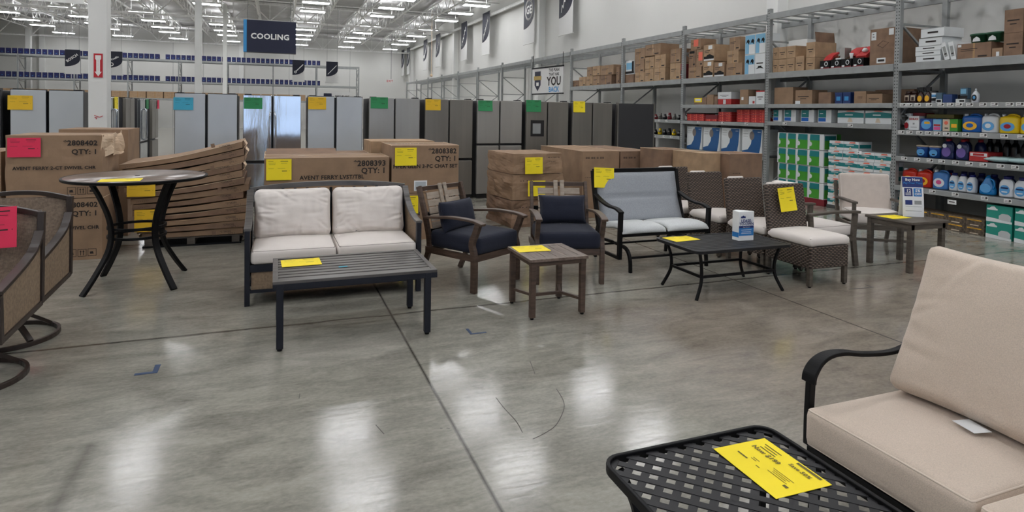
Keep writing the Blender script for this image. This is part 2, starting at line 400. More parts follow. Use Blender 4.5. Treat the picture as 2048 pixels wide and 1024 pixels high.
for i,x in enumerate((-3.2,-.2,2.8)):
    mb=MB(); mb.box(x,x+2.4,YF,YF+.02,.1,2.9,DAY); struct(mb.build('window_unseen_%d'%(i+1))); mb=MB(); 
    for a,b,c,d in ((x-.06,x,.0,3.),(x+2.4,x+2.46,.0,3.),(x,x+2.4,2.9,2.96),(x,x+2.4,1.4,1.46),(x,x+2.4,.0,.1)): mb.box(a,b,YF,YF+.06,c,d,BLK)
    struct(mb.build('trim_%d'%(i+1)))
mb=MB(); mb.box(XL-.3,XW+.3,YF-.3,YB+.3,7.15,7.4,DECK); struct(mb.build('ceiling'))
# roof girders (along x) and joists (along y)
def girder(y,zb,x0,x1,label):
    g=empty('roof_girder',(0,y,0),label,'girder','roof girders')
    mb=MB(); mb.box(x0,x1,-.09,.09,zb-.05,zb+.04,STEELW); mb.build('bottom_chord',g)
    mb=MB(); mb.box(x0,x1,-.09,.09,7.02,7.13,STEELW); mb.build('top_chord',g)
    mb=MB(); x=x0+.2
    p=1.78; n=int((x1-x0)/p); 
    for i in range(n):
        a=x1-.35-(i+1)*p; c=a+p/2
        mb.bar([(a,0,7.04),(c,0,zb)],.05,.05,STEELW,(0,1,0)); mb.bar([(a+p,0,7.04),(c,0,zb)],.05,.05,STEELW,(0,1,0)); mb.bar([(c,0,7.04),(c,0,zb)],.035,.035,STEELW,(0,1,0))
    mb.build('web',g)
    return g
girder(35.4,6.17,XL,XW-.2,'white steel roof truss spanning above the COOLING sign, nearest of the trusses in view')
girder(48.,5.99,XL,XW-.2,'white steel roof truss running just in front of the far wall')
girder(22.85,6.17,XL,XW-.2,'white steel roof truss crossing above the top edge of the photo')
def joist(x,y0,y1):
    mb=MB(); mb.box(-.03,.03,y0,y1,6.98,7.08,STEELW); mb.box(-.03,.03,y0+.5,y1-.5,6.38,6.43,STEELW)
    y=y0+.3; k=0
    while y<y1-.5:
        a,b=(7.0,6.4) if k%2==0 else (6.4,7.0)
        mb.bar([(0,y,a),(0,y+.62,b)],.03,.03,STEELW,(1,0,0)); y+=.62; k+=1
    o=mb.build('roof_joist'); o.location=(x,0,0); return o
j0=joist(7.7,23.1,35.2); tag(j0,'thin open-web roof joist running away from the camera between two trusses','joist','roof joists')
j1=joist(7.7,35.6,47.8); tag(j1,'thin open-web roof joist between the last truss and the far wall','joist','far roof joists')
for i in range(1,15):
    for j in (j0,j1):
        c=j.copy(); COL.objects.link(c); c.location=(7.7-1.71*i,0,0)
# cross-bridging pipes
for z,y,l in ((6.62,27.4,'thin white sprinkler pipe crossing under the roof deck, nearer one'),(6.62,31.6,'thin white sprinkler pipe crossing under the roof deck just before the truss'),(6.62,41.,'thin white sprinkler pipe crossing under the roof deck beyond the truss')):
    mb=MB(); mb.tube([(XL,y,z),(XW-.3,y,z)],.03,STEELW,8); tag(mb.build('sprinkler_pipe'),l,'pipe')
# wall edge beam
mb=MB(); mb.box(XW-.32,XW-.22,YF,YB,6.2,6.3,STEELW); mb.box(XW-.32,XW-.0,YF,YB,6.3,6.33,STEELW); tag(mb.build('edge_beam'),'long white edge beam along the top of the right wall that the flags hang from','beam')
# lamps
def lamp():
    t=empty('high_bay_lamp',(0,0,0),'rectangular white high bay lamp glowing under the roof deck','lamp','high bay lamps')
    mb=MB(); mb.box(-.6,.6,-.28,.28,0,.09,WHITE); mb.box(-.62,.62,-.015,.015,.09,.12,WHITE); mb.box(-.5,-.48,-.01,.01,.1,.78,WHITE); mb.box(.48,.5,-.01,.01,.1,.78,WHITE); mb.build('housing',t)
    mb=MB(); mb.box(-.57,.57,-.21,.21,-.012,0,LITE); mb.build('diffuser',t)
    mb=MB(); mb.box(-.5,.5,-.2,-.1,.09,.094,LITEU); mb.box(-.5,.5,.1,.2,.09,.094,LITEU); mb.build('added_uplight',t)  # glowing slots added on top to brighten the deck and trusses
    return t
l0=lamp(); first=True
for x in (-13.2,-9.8,-6.4,-3.0,1.7,5.1,8.5):
    for y in (-4.2,-1.1,2.0,5.5,9.0,12.6,15.4,18.9,24.6,27.0,29.5,32.2,36.6,39.8,42.8,45.4,49.4):  # last and fourth-last rows are added to brighten the far wall
        o=l0 if first else copy_tree(l0); first=False
        o.location=(x,y,6.36)
# columns
def column(x,y,w,label):
    t=empty('steel_column',(x,y,0),label,'column','building columns')
    mb=MB(); mb.box(-w/2,w/2,-w/2,w/2,0,6.9,WHITE); mb.build('shaft',t,bevel=.012); return t
c=column(-2.33,10.32,.23,'thick square white column with the red arrow sign, between two pale refrigerators')
column(-2.38,22.85,.2,'slim white column just left of the COOLING sign, thicker of the two side by side')
column(-2.45,35.4,.2,'slimmer and farther white column right beside the COOLING sign')
column(-14.7,48.,.28,'white column at far left behind the pale refrigerator with the amber sign')
# fire sign on the column
t=empty('fire_extinguisher_sign',(-2.32,10.2,2.13),'red sign with a white down arrow on the thick white column','sign')
mb=MB(); mb.box(-.055,.055,-.004,.0,-.17,.165,REDS); mb.box(-.058,.058,-.002,.002,-.173,.168,WHITE); mb.build('plate',t)
mb=MB(); mb.prism([(-.035,.14),(.035,.14),(.035,.09),(.022,.07),(.022,-.09),(.042,-.09),(0,-.155),(-.042,-.09),(-.022,-.09),(-.022,.07),(-.035,.09)],.003,INKW,'y',-.007); mb.build('arrow',t)
mb=MB()
for i,ch in enumerate('EXTINGUISHER'): mb.text(ch,(0,-.0075,.065-i*.0125),.013,REDS,al='CENTER',bold=False)
mb.build('lettering',t)
mb=MB(); mb.bar(spline([(-.05,0,.02),(-.01,0,.0),(.02,0,-.005),(.055,0,.012)],4),.004,.008,REDS,(0,0,1)); mb.bar([(-.045,0,-.012),(-.015,0,-.02),(-.03,0,-.035)],.004,.014,REDS,(0,0,1))
tag(mb.build('red_tape_scrap',loc=(-2.32,10.203,1.41)),'torn scrap of dark red tape low on the thick white column','tape')
# COOLING sign
t=empty('hanging_aisle_sign',(-.18,20.,3.7),'big navy hanging box sign reading COOLING','sign')
mb=MB(); mb.box(-.62,.76,-.0,.30,-.47,.48,NAVYS); mb.build('panel',t)
mb=MB(); mb.box(-.71,-.62,-.0,.30,-.47,.48,SKYS); mb.build('side_panel',t)
mb=MB(); mb.text('COOLING',(.03,-.003,-.07),.225,INKW,al='CENTER'); mb.build('lettering',t)
mb=MB()
for x in (-.6,.6): mb.tube([(x,.15,.46),(x,.15,3.2)],.008,GREY,6)
mb.build('hanger_wire',t)
t=empty('hanging_white_sign',(-4.4,16.,3.77),'blank bottom edge of a white hanging sign at the top left edge of the photo','sign')
mb=MB(); mb.box(-.5,.5,0,.02,0,.75,WHITE); mb.build('panel',t)
mb=MB()
for x in (-.42,.42): mb.tube([(x,.01,.75),(x,.01,3.2)],.006,GREY,6)
mb.build('hanger_wire',t)
# quarter-round banners
def banner(w,h,art,label,loc,rz,group,parent=None):
    t=empty('hanging_banner',loc,label,'banner',group,rz)
    mb=MB(); mb.box(-w/2,w/2,-.004,.004,0,h,BANW); mb.build('cloth',t)
    mb=MB(); pts=[(-w/2,h)]; n=12; z0=h*.30
    pts=[(-w/2+.0,h),(w/2,h),(w/2,h*.62)]
    for i in range(n+1):
        a=PI/2*i/n; pts.append((-w/2+w*math.cos(a),h*.62-(h*.62-z0)*math.sin(a)))
    mb.prism(pts[::-1],.002,BANN,'y',-.007); mb.build('navy_field',t)
    mb=MB(); art(mb,w,h); mb.build('logo',t)
    mb=MB(); mb.tube([(-w/2-.03,0,0),(w/2+.03,0,0)],.018*w,BANW,8); mb.tube([(-w/2-.03,0,h),(w/2+.03,0,h)],.018*w,BANW,8); mb.build('pole',t)
    return t
def dtxt(s,sz,ang=38):
    def f(mb,w,h):
        a=R(ang); mb.text(s,(0.02*w,-.009,h*.62),sz*w,INKW,(math.cos(a),0,math.sin(a)),(-math.sin(a),0,math.cos(a)),'CENTER')
    return f
def mono(mb,w,h):
    c=(0,-.009,h*.66); r=w*.36
    for rr in (r,r*.88):
        mb.tube([(math.cos(a)*rr,-.009,c[2]+math.sin(a)*rr*1.05) for a in [2*PI*i/24 for i in range(24)]],.012*w,INKW,5,True)
    mb.text('GE',(0,-.01,c[2]-.14*w),.42*w,INKW,al='CENTER')
def swash(mb,w,h):
    mb.bar([(-w*.36,-.009,h*.40),(w*.38,-.009,h*.82)],.004,.05*w,INKW,(0,0,1))
def ringtxt(mb,w,h):
    mb.tube([(-w*.25+math.cos(a)*w*.12,-.009,h*.45+math.sin(a)*w*.12) for a in [2*PI*i/16 for i in range(16)]],.03*w,INKW,6,True)
    dtxt('Profile',.2,30)(mb,w*1.0,h*1.1)
def scrib(seed,n=7):
    def f(mb,w,h):
        rd=random.Random(seed); P=[]
        for i in range(n*2):
            t=i/(n*2-1); x=-w*.32+w*.6*t; z=h*(.42+.40*t)+(w*.09 if i%2 else -w*.09)*rd.uniform(.6,1.2)
            P.append((x,-.009,z))
        mb.tube(spline(P,3),.014*w,INKW,5)
    return f
def key(mb,w,h):
    mb.tube([(-w*.26+math.cos(a)*w*.08,-.009,h*.44+math.sin(a)*w*.08) for a in [2*PI*i/12 for i in range(12)]],.03*w,INKW,6,True)
    mb.bar([(-w*.2,-.009,h*.48),(w*.38,-.009,h*.8)],.004,.07*w,INKW,(0,0,1))
for (x,z,art,l) in ((-6.17,2.58,dtxt('BOSCH',.27),'small navy and white hanging banner with one bold slanted word, left of the thick column'),(-4.98,2.58,ringtxt,'small navy hanging banner partly behind the thick column, with a ring and slanted word'),(.79,2.55,key,'small navy and white hanging banner below the COOLING sign, with a round-ended slanted mark'),(1.97,2.54,swash,'small navy and white hanging banner right of the COOLING sign, with a plain slanted line')):
    b=banner(.42,.79,art,l,(x,24.,z),0,'small banners over the appliances')
    mb=MB()
    for s in (-.18,.18): mb.tube([(s,0,.79),(s,0,4.4)],.004,GREY,5)
    mb.build('hanger_wire',b)
flags=[(20.1,scrib(1,5),'tall navy wall flag nearest the camera, with slanted script lettering'),(23.55,mono,'tall navy wall flag with the round white monogram'),(29.1,scrib(2,8),'tall navy wall flag left of the monogram flag, with dense slanted lettering'),(32.9,scrib(3,5),'tall navy wall flag just right of the white wall post, with faint lettering'),(38.75,scrib(4,8),'tall navy wall flag just left of the white wall post'),(42.3,key,'tall navy wall flag second to the left of the white wall post'),(48.2,swash,'tall navy wall flag close to the far corner'),(50.4,swash,'farthest narrow-looking wall flag in the corner of the building')]
for y,art,l in flags:
    banner(1.12,2.1,art,l,(XW-.36,y,4.37),-PI/2,'tall flags on the right wall')
# exit sign
t=empty('exit_sign',(8.16,47.6,3.78),'small red and white exit sign hanging before the far wall','sign')
mb=MB(); mb.box(-.2,.2,-.03,.03,-.13,.13,WHITE); mb.build('case',t)
mb=MB(); mb.text('EXIT',(0,-.035,-.09),.22,REDS,al='CENTER'); mb.build('lettering',t)
mb=MB(); mb.tube([(0.1,0,.13),(.1,0,3.2)],.02,GREY,6); mb.build('stem',t)
mb=MB(); mb.lathe([(.01,0),(.07,.02),(.08,.1),(.03,.16),(.012,.2),(.012,3.6)],CIN,10); tag(mb.build('pendant_hook',loc=(7.9,33.,3.4)),'small yellowish pull weight hanging on a thin line before the right wall','weight')
# plan signs
t=empty('hanging_plan_banner',(8.6,19.2,2.2),'white hanging banner with a shield emblem and the word YOU, beside the rack top','banner',None,-PI/2+.12)
mb=MB(); mb.box(-1.0,1.0,-.01,.01,0,.9,BANW); mb.build('cloth',t)
mb=MB(); mb.box(-1.02,1.02,-.02,.02,.87,.92,BLK); mb.box(-1.02,1.02,-.02,.02,-.02,.02,BLK); mb.build('rail',t)
mb=MB(); P=[(-.82,.78),(-.42,.78),(-.42,.3),(-.62,.1),(-.82,.3)]; mb.prism(P[::-1],.004,NAVYS,'y',-.016); mb.box(-.87,-.37,-.022,-.012,.48,.62,GOLD); mb.box(-.7,-.54,-.022,-.012,.28,.4,INKW); mb.build('shield_emblem',t)
mb=MB(); mb.text('THE PLAN',(.45,-.012,.74),.14,INK,al='CENTER'); mb.text('THAT HAS',(.45,-.012,.60),.13,INK,al='CENTER'); mb.text('YOU',(.45,-.012,.28),.40,INK,al='CENTER'); mb.text('BACK',(.45,-.012,.06),.24,SKYS,al='CENTER'); mb.build('lettering',t)
mb=MB(); mb.tube([(-.98,0,.9),(-.98,0,1.35)],.01,BLK,5); mb.tube([(.98,0,.9),(.98,0,1.35)],.01,BLK,5); mb.build('hanger_wire',t)
t=empty('plan_board',(2.0,22.,1.86),'white board with a dark and gold shield standing behind the refrigerators','sign')
mb=MB(); mb.box(-.56,.47,-.01,.01,-1.86,.29,BANW); mb.build('panel',t)
mb=MB(); mb.prism([(-.46,.24),(-.2,.24),(-.18,-.2),(-.33,-.34),(-.48,-.2)][::-1],.004,NAVYS,'y',-.016); mb.box(-.52,-.14,-.022,-.012,.04,.14,GOLD); mb.build('shield_emblem',t)
mb=MB(); mb.text('BEST PLANS',(.15,-.012,.12),.085,INK,al='CENTER'); mb.text('IN THE',(.15,-.012,.06),.05,INK,al='CENTER'); mb.text('INDUSTRY',(.15,-.012,-.04),.09,INK,al='CENTER'); mb.build('lettering',t)
# ================================================================ racks
def rack(name,label,posts,levels,depth,top,place,bays=None,deck=True):
    """local: runs along +x, front face at y=0, back at y=depth"""
    t=empty(name,place[0],label,'rack',None,place[1])
    for p in posts:
        mb=MB()
        for y in (.035,depth-.035):
            mb.box(p-.04,p+.04,y-.035,y+.035,0,top,GREY)
        k=int(top/.05)
        for i in range(k):
            z=.03+i*.05
            if abs(p-posts[-1])<14: 
                for d in (-.02,.02): mb.box(p+d-.006,p+d+.006,-.0015,0,z-.008,z+.008,BLK)
        z=.2; s=1
        while z<top-.75:
            a,b=(.07,depth-.07) if s>0 else (depth-.07,.07)
            mb.bar([(p,a,z),(p,b,z+.7)],.03,.03,GREY,(1,0,0)); z+=.7; s=-s
            mb.bar([(p,.07,z),(p,depth-.07,z)],.03,.03,GREY,(1,0,0))
        mb.build('upright_frame',t)
    for i in range(len(posts)-1):
        a,b=posts[i]+.04,posts[i+1]-.04
        for z in levels(i):
            h=.115 if z>1.9 else .075
            mb=MB(); mb.box(a,b,-.02,.03,z-h,z,GREY); mb.box(a,b,depth-.05,depth,z-h,z,GREY); mb.build('shelf_beam',t,bevel=.004)
            if deck:
                mb=MB()
                if z>3:
                    x=a+.15
                    while x<b: mb.box(x-.03,x+.03,.03,depth-.05,z-.04,z-.012,GREY); x+=.32
                else: mb.box(a,b,.03,depth-.05,z-.03,z-.002,DGREY)
                mb.build('shelf_deck',t)
    return t
# right-hand rack: local x runs toward the camera (-y world)
RXF=8.833; DEP=1.1
ys=[44.5,41.2,37.9,34.5,31.1,27.7,24.4,21.15,17.9,14.75,12.05,9.39,6.74,4.05]
posts=[44.5-y for y in ys]
def lv(i):
    y0=ys[i]
    if y0<7: return (.55,.993,1.388,1.795,2.395,3.52)
    if y0<9.5: return (1.465,1.795,2.395,3.52)
    if y0<12.2: return (.78,1.43,1.795,2.395,3.52)
    if y0<15: return (.60,1.06,1.44,2.395,3.52)
    if y0<18: return (2.395,3.52)
    return (3.52,)
RK=rack('pallet_rack','long grey steel pallet rack with perforated posts along the right wall',posts,lv,DEP,3.62,((RXF,44.5,0),-PI/2))
# price labels on its shelf edges
for z,l in ((1.765,[6.6,6.5,6.37,6.2,6.03,5.9,5.78,5.64,5.47,5.33,5.15,5.03]),(1.355,[6.61,6.48,6.33,6.2,6.07,5.94,5.82,5.68,5.45,5.2,5.0]),(.962,[6.55,6.35,6.16,5.99,5.8,5.62,5.44,5.23,5.06]),(.52,[6.11,5.79,5.41,5.13]),(1.43,[8.9,7.5]),(1.405,[11.4,10.6,9.9]),(1.41,[13.2,12.9,12.6]),(1.03,[13.1,12.7,12.4])):
    for y in l:
        mb=MB(); x=44.5-y; mb.box(x-.045,x+.045,-.024,-.021,z-.022,z+.026,WHITE)
        for q in range(2): mb.box(x-.035,x+.0+q*.03,-.0252,-.0245,z+.008-q*.02,z+.014-q*.02,INK)
        mb.box(x+.012,x+.038,-.0252,-.0245,z-.004,z+.018,INK); mb.build('price_label',RK)
for y,z in ((5.83,.41),(12.75,.46)):
    x=44.5-y; mb=MB(); mb.box(x-.06,x+.06,-.024,-.021,z-.03,z+.03,WHITE); mb.box(x-.04,x+.04,-.0255,-.0245,z-.005,z+.008,INK); mb.build('hang_label',RK)
# back wall rack
bp=[i*2.9 for i in range(9)]
BR=rack('back_wall_rack','grey steel shelf rack along the far wall carrying rows of small navy boxes',bp,lambda i:(2.1,3.22,4.64),1.3,4.64,((-17.55,46.,0),0))
def nbox():
    mb=MB(); mb.box(-.12,.12,0,.35,0,.33,NBOX); mb.box(-.155,-.12,0.02,.3,0,.33,WHITE); mb.box(-.03,.04,-.004,0,.10,.12,SKYS)
    return mb.build('navy_box')
nb=nbox(); first=True
for z,g,l in ((4.64,'navy boxes on the top shelf of the far rack','small navy box with white sides on the top shelf of the far rack'),(3.22,'navy boxes on the second shelf of the far rack','small navy box with white sides on the second shelf of the far rack')):
    for i in range(61):
        if i in (28,) : continue
        o=nb if first else nb.copy()
        if not first: COL.objects.link(o)
        first=False; o.location=(-15.45+.305*i,46.09,z); tag(o,l,'box',g)
mb=MB(); mb.box(-.46,.46,0,.7,0,.42,CARD2); mb.box(-.03,.03,-.002,0,0,.42,TAPEM); mb.box(-.46,.46,-.003,0,.3,.31,CARD3); fc=mb.build('brown_carton')
for i in range(19):
    o=fc if i==0 else fc.copy()
    if i: COL.objects.link(o)
    o.location=(-16.2+.985*i,46.1,2.1); tag(o,'plain brown carton in the long row on the lowest visible shelf of the far rack','carton','brown cartons on the far rack')
# ================================================================ refrigerators
def fridge(x,label,style,w=.88,h=1.78,y=10.6,split=.72,rz=0.,top_only=False):
    t=empty('refrigerator',(x,y,0),label,'refrigerator','refrigerators in rows',rz)
    mb=MB(); mb.box(-w/2+.01,w/2-.01,.07,.78,.03,h-.02,BLKP if style in('pale','black') else CHARF); mb.box(-w/2+.03,w/2-.03,.09,.7,0,.03,BLKP); mb.build('cabinet',t,bevel=.006)
    F={'pale':GLASSP,'steel':STAIN,'dark':STAIND,'shine':SHINE,'black':CHARF,'disp':STAIND,'panel':CHARF}[style]
    g=.012 if style!='pale' else .018
    if style=='panel':
        mb=MB(); mb.box(-w/2+.04,w/2-.03,0,.065,.06,h-.01,F); mb.build('door',t,bevel=.006); mb=MB(); mb.box(-w/2+.02,-w/2+.045,0,.07,.0,h,STAIND); mb.box(w/2-.03,w/2-.005,0,.07,.0,h,STAIND); mb.build('door_edge',t); return t
    for s in (-1,1):
        mb=MB(); a,b=(-w/2+.008,-g) if s<0 else (g,w/2-.008)
        mb.box(a,b,0,.065,split+.01,h-.01,F); d=mb.build('door',t,bevel=.008)
        if style=='pale':
            mb=MB(); mb.box(a-.006 if s<0 else a,b if s<0 else b+.006,.012,.066,split,h,BLKP); mb.build('door_edge',d)
        if style=='disp' and s<0:
            mb=MB(); mb.box(a+.09,b-.06,-.004,.0,1.12,1.42,BLKP); mb.box(a+.13,b-.13,-.008,-.004,1.17,1.36,GREY); mb.build('dispenser',d)
        if style=='shine':
            mb=MB(); mb.tube(spline([(s*.03,-.0,1.5),(s*.04,-.05,1.45),(s*.05,-.055,1.1),(s*.04,-.05,.8),(s*.03,0,.76)],5),.013,SHINE,8); mb.build('handle',d)
    n=2 if style in('steel','shine') else 1
    for s in (-1,1):
        if style in ('dark','disp','shine'):
            if s<0: continue
            mb=MB(); mb.box(-w/2+.008,w/2-.008,0,.065,.08,split-.035,F); mb.build('freezer_drawer',t,bevel=.008)
        else:
            a,b=(-w/2+.008,-g) if s<0 else (g,w/2-.008)
            mb=MB(); mb.box(a,b,0,.065,.08,split-.03,F); mb.build('lower_door',t,bevel=.008)
    mb=MB(); mb.box(-w/2+.02,w/2-.02,.03,.2,0,.075,BLKP); mb.build('kick_plate',t)
    mb=MB(); mb.box(-w/2+.03,-w/2+.13,.02,.14,h-.02,h+.008,BLKP); mb.box(w/2-.13,w/2-.03,.02,.14,h-.02,h+.008,BLKP); mb.build('hinge_cover',t)
    return t
FR=[(-4.0,'black','black refrigerator at the left edge of the photo, beside a pale one'),(-3.03,'pale','pale grey panel refrigerator with an amber sign, left of the thick column'),(-.99,'pale','pale grey panel refrigerator with the sky blue sign'),(-.04,'shine','shiny curved-handle stainless refrigerator left of a pale one'),(.93,'pale','pale panel refrigerator with an amber sign, behind the love seat'),(1.91,'steel','brushed steel refrigerator with the dark green sign right of the last pale one'),(2.87,'dark','grey steel refrigerator with a small amber sign, behind the chat set cartons'),(3.82,'steel','grey steel four-door refrigerator with the green sign curling at its corner'),(4.77,'disp','grey refrigerator with a water dispenser and a green sign'),(5.72,'dark','brownish grey refrigerator with a yellow folded sign, last of the front row'),(6.69,'panel','plain charcoal single-panel appliance at the right end of the refrigerator row')]
for x,s,l in FR:
    fridge(x,l,s,split=.98 if x==3.82 else .72)
# signs on their doors
SG=[(-3.49,1.47,YELD,'amber paper sign on the pale refrigerator left of the thick column',.29,.20),(-1.44,1.50,BLU,'sky blue paper sign on a pale refrigerator door',.27,.19),(-.46,1.53,GRN,'green paper sign on the shiny stainless refrigerator',.27,.18),(.5,1.54,YELD,'amber paper sign on the pale refrigerator behind the love seat',.28,.20),(1.50,1.57,GRN,'dark green paper sign on the brushed steel refrigerator',.29,.19),(2.44,1.555,YELD,'amber paper sign on the grey refrigerator behind the chat set carton',.27,.19),(3.40,1.555,GRN,'green paper sign with a lifted corner on the four-door refrigerator',.27,.19),(4.33,1.555,GRN,'bright green paper sign above the water dispenser',.30,.22),(5.30,1.56,YEL,'slanted yellow paper sign on the last refrigerator of the row',.25,.21)]
for x,z,m,l,w,h in SG:
    sheet('paper_sign',w,h,m,MXY((x,10.594,z+.02),0),l,curl=.03 if 'lifted' in l else .008)
# second aisle seen through the gap
for i,(s,l) in enumerate((('black','dark refrigerator nearest in the aisle seen between the thick column and the blue sign'),('shine','second refrigerator in the gap aisle, with curved bright handles'),('dark','third refrigerator in the gap aisle, with a flat dark side'),('shine','fourth refrigerator in the gap aisle, with a green tag'),('dark','farthest refrigerator in the gap aisle, with a red tag'))):
    fridge(-2.95,l,s,y=12.6+1.5*i,rz=PI/2,h=1.74)
for i,(m,y,l) in enumerate(((GRN,12.9,'narrow green paper sign on the first gap-aisle refrigerator'),(YEL,14.2,'narrow yellow paper sign in the gap aisle'),(GRN,17.4,'small green paper sign in the gap aisle, farther one'),(PNK,18.9,'small red paper sign in the gap aisle'))):
    sheet('paper_sign',.3,.24,m,MXY((-2.935,y-.1,1.5),PI/2),l)
# ================================================================ furniture
def pad(name,parent,sx,sy,sz,m,M,**k):
    mb=MB(); mb.M=M; cushion(mb,sx,sy,sz,m,**k); return mb.build(name,parent)
T3=Matrix.Translation
def RX(a): return Matrix.Rotation(a,4,'X')
def RY(a): return Matrix.Rotation(a,4,'Y')
def RZ(a): return Matrix.Rotation(a,4,'Z')
# ---- slatted coffee table
t=empty('coffee_table',(.52,4.55,0),'dark metal coffee table with a long slatted top, in front of the cream love seat','table')
mb=MB()
for y in (-.335,.305): mb.box(-.53,.55,y,y+.04,.435,.455,SLATM)
for x in (-.53,.515): mb.box(x,x+.035,-.30,.31,.435,.4545,SLATM)
mb.build('top_frame',t,bevel=.003)
for i in range(8):
    mb=MB(); y=-.29+i*.0745; mb.box(-.495,.515,y,y+.056,.438,.452,SLATM); mb.build('slat',t,bevel=.003)
mb=MB()
for y in (-.335,.325): mb.box(-.53,.55,y,y+.02,.40,.436,NAVYM)
for x in (-.53,.53): mb.box(x,x+.02,-.33,.335,.40,.436,NAVYM)
mb.build('apron',t)
for x in (-.505,.465):
    for y in (-.315,.285):
        mb=MB(); mb.box(x-.002,x+.042,y-.022,y+.022,.015,.436,NAVYM); l=mb.build('leg',t,bevel=.004)
        mb=MB(); mb.lathe([(.016,0),(.017,.016)],BLK,10,(x+.02,y,0)); mb.build('foot_cap',l)
o=sheet('paper_sign',.27,.21,YEL,MXY((.05,4.59,.4575),R(2),-PI/2),'bright yellow paper sign lying on the left end of the slatted coffee table',curl=0)
mb=MB(); mb.box(0,.06,0,.025,0,.001,BLU); tag(mb.build('tape_piece',loc=(.425,4.47,.4565),rot=(0,0,.05)),'small piece of blue tape stuck on the middle of the slatted coffee table','tape')
# ---- cream love seat
t=empty('love_seat',(.485,5.28,0),'two-seat patio love seat with cream cushions and dark frame with woven sides','love seat')
W=.685
for s,n in ((-1,'l'),(1,'r')):
    x=s*W
    mb=MB(); mb.box(x-.02,x+.02,-.02,.035,.0,.60,NAVYM); mb.build('front_leg',t,bevel=.003)
    mb=MB(); mb.bar([(x,.60,0),(x,.60,.55),(x,.68,.80)],.04,.04,NAVYM,(0,1,0)); mb.build('rear_leg',t,bevel=.003)
    mb=MB(); P=spline([(x,-.02,.605),(x,.14,.612),(x,.34,.655),(x,.52,.74),(x,.63,.84)],6); mb.bar(P,.055,.022,SLATM,(0,0,1)); mb.build('armrest',t,bevel=.003)
    mb=MB(); P=[(.03,.59),(.14,.595),(.34,.64),(.50,.715),(.60,.79),(.59,.16),(.03,.16)]; mb.prism([(a,b) for a,b in P],.012,MESHP,'x',x-.006); mb.build('woven_side',t)
    mb=MB(); mb.box(x-.015,x+.015,.03,.60,.13,.16,NAVYM); mb.build('side_rail',t)
mb=MB(); P=spline([(-W,.655,.84),(-.4,.68,.868),(0,.70,.878),(.4,.68,.868),(W,.655,.84)],6); mb.bar(P,.03,.045,SLATM,(0,0,1)); mb.box(-W,W,.64,.66,.3,.36,NAVYM); mb.build('back_rail',t,bevel=.003)
mb=MB()
for i in range(13): 
    x=-W+.06+i*(2*W-.12)/12; mb.box(x-.012,x+.012,.635,.65,.33,.85,BLK)
mb.build('back_slats',t)
mb=MB(); mb.box(-W+.02,W-.02,.628,.636,.09,.30,BLK); mb.build('shade_panel',t)  # black sheet added to deepen the shade under the seat
mb=MB(); mb.box(-W,W,-.01,.03,.265,.325,NAVYM); mb.box(-W,W,.0,.62,.295,.325,NAVYM); mb.build('seat_frame',t,bevel=.003)
mb=MB(); mb.box(-W,W,-.01,.02,.10,.125,NAVYM); mb.build('lower_rail',t)
mb=MB(); mb.box(-W+.03,W-.03,-.0,.008,.125,.265,MESHP); mb.build('woven_front',t)
for i,s in enumerate((-1,1)):
    pad('seat_cushion',t,.655,.66,.115,CREAM,T3((s*.331,.30,.325))@RZ(s*.01),r=.032,crown=.022,wr=.008,seed=i+2,pipe=CREAMP,pr=.0045)
    pad('back_cushion',t,.655,.445,.20,CREAM,T3((s*.331,.44,.435))@RX(R(-102))@T3((0,-.25,-.1))@RX(PI) if 0 else T3((s*.331,.575,.632))@RX(R(76))@T3((0,0,-.10)),r=.07,crown=.055,wr=.03,seed=i*5+1,n=54,pinch=.06,pipe=CREAMP,pr=.004)
# ---- bistro table
t=empty('bistro_table',(-1.135,6.28,0),'tall round dark bistro table with curved legs and a glazed wood-look top','table')
mb=MB(); mb.lathe([(.50,-.012),(.545,-.014),(.56,-.006),(.562,.008),(.558,.014),(.54,.012)],BLK,56,(0,0,.94)); mb.build('top_rim',t)
TT=mat('bistro_top',(98,82,74),.3,rgb2=(150,136,126),scale=3.5,stretch=(1,7,1),coat=.4)
mb=MB(); mb.lathe([(.50,.0),(.541,.0),(.541,.0135)],TT,56,(0,0,.94)); mb.lathe([(.02,.0135),(.02,.016)],BLK,16,(0,0,.94)); mb.build('tabletop',t)
for k in range(4):
    a=PI/4+k*PI/2+.0; c,s=math.cos(a),math.sin(a)
    P=spline([(c*.40,s*.40,.925),(c*.33,s*.33,.80),(c*.255,s*.255,.62),(c*.232,s*.232,.47),(c*.262,s*.262,.32),(c*.37,s*.37,.14),(c*.475,s*.475,.0)],6)
    mb=MB(); mb.bar(P,.052,.026,BLK,(c,s,.001)); mb.build('leg',t,bevel=.004)
for z in (.51,.43):
    mb=MB(); mb.bar([(math.cos(a)*.222,math.sin(a)*.222,z) for a in [2*PI*i/36 for i in range(36)]],.016,.022,BLK,(0,0,1),closed=True); mb.build('ring_brace',t)
sheet('paper_sign',.30,.22,YEL,MXY((-1.33,5.79,.9565),R(4),-PI/2),'bright yellow paper sign lying on the front edge of the tall bistro table',curl=0)
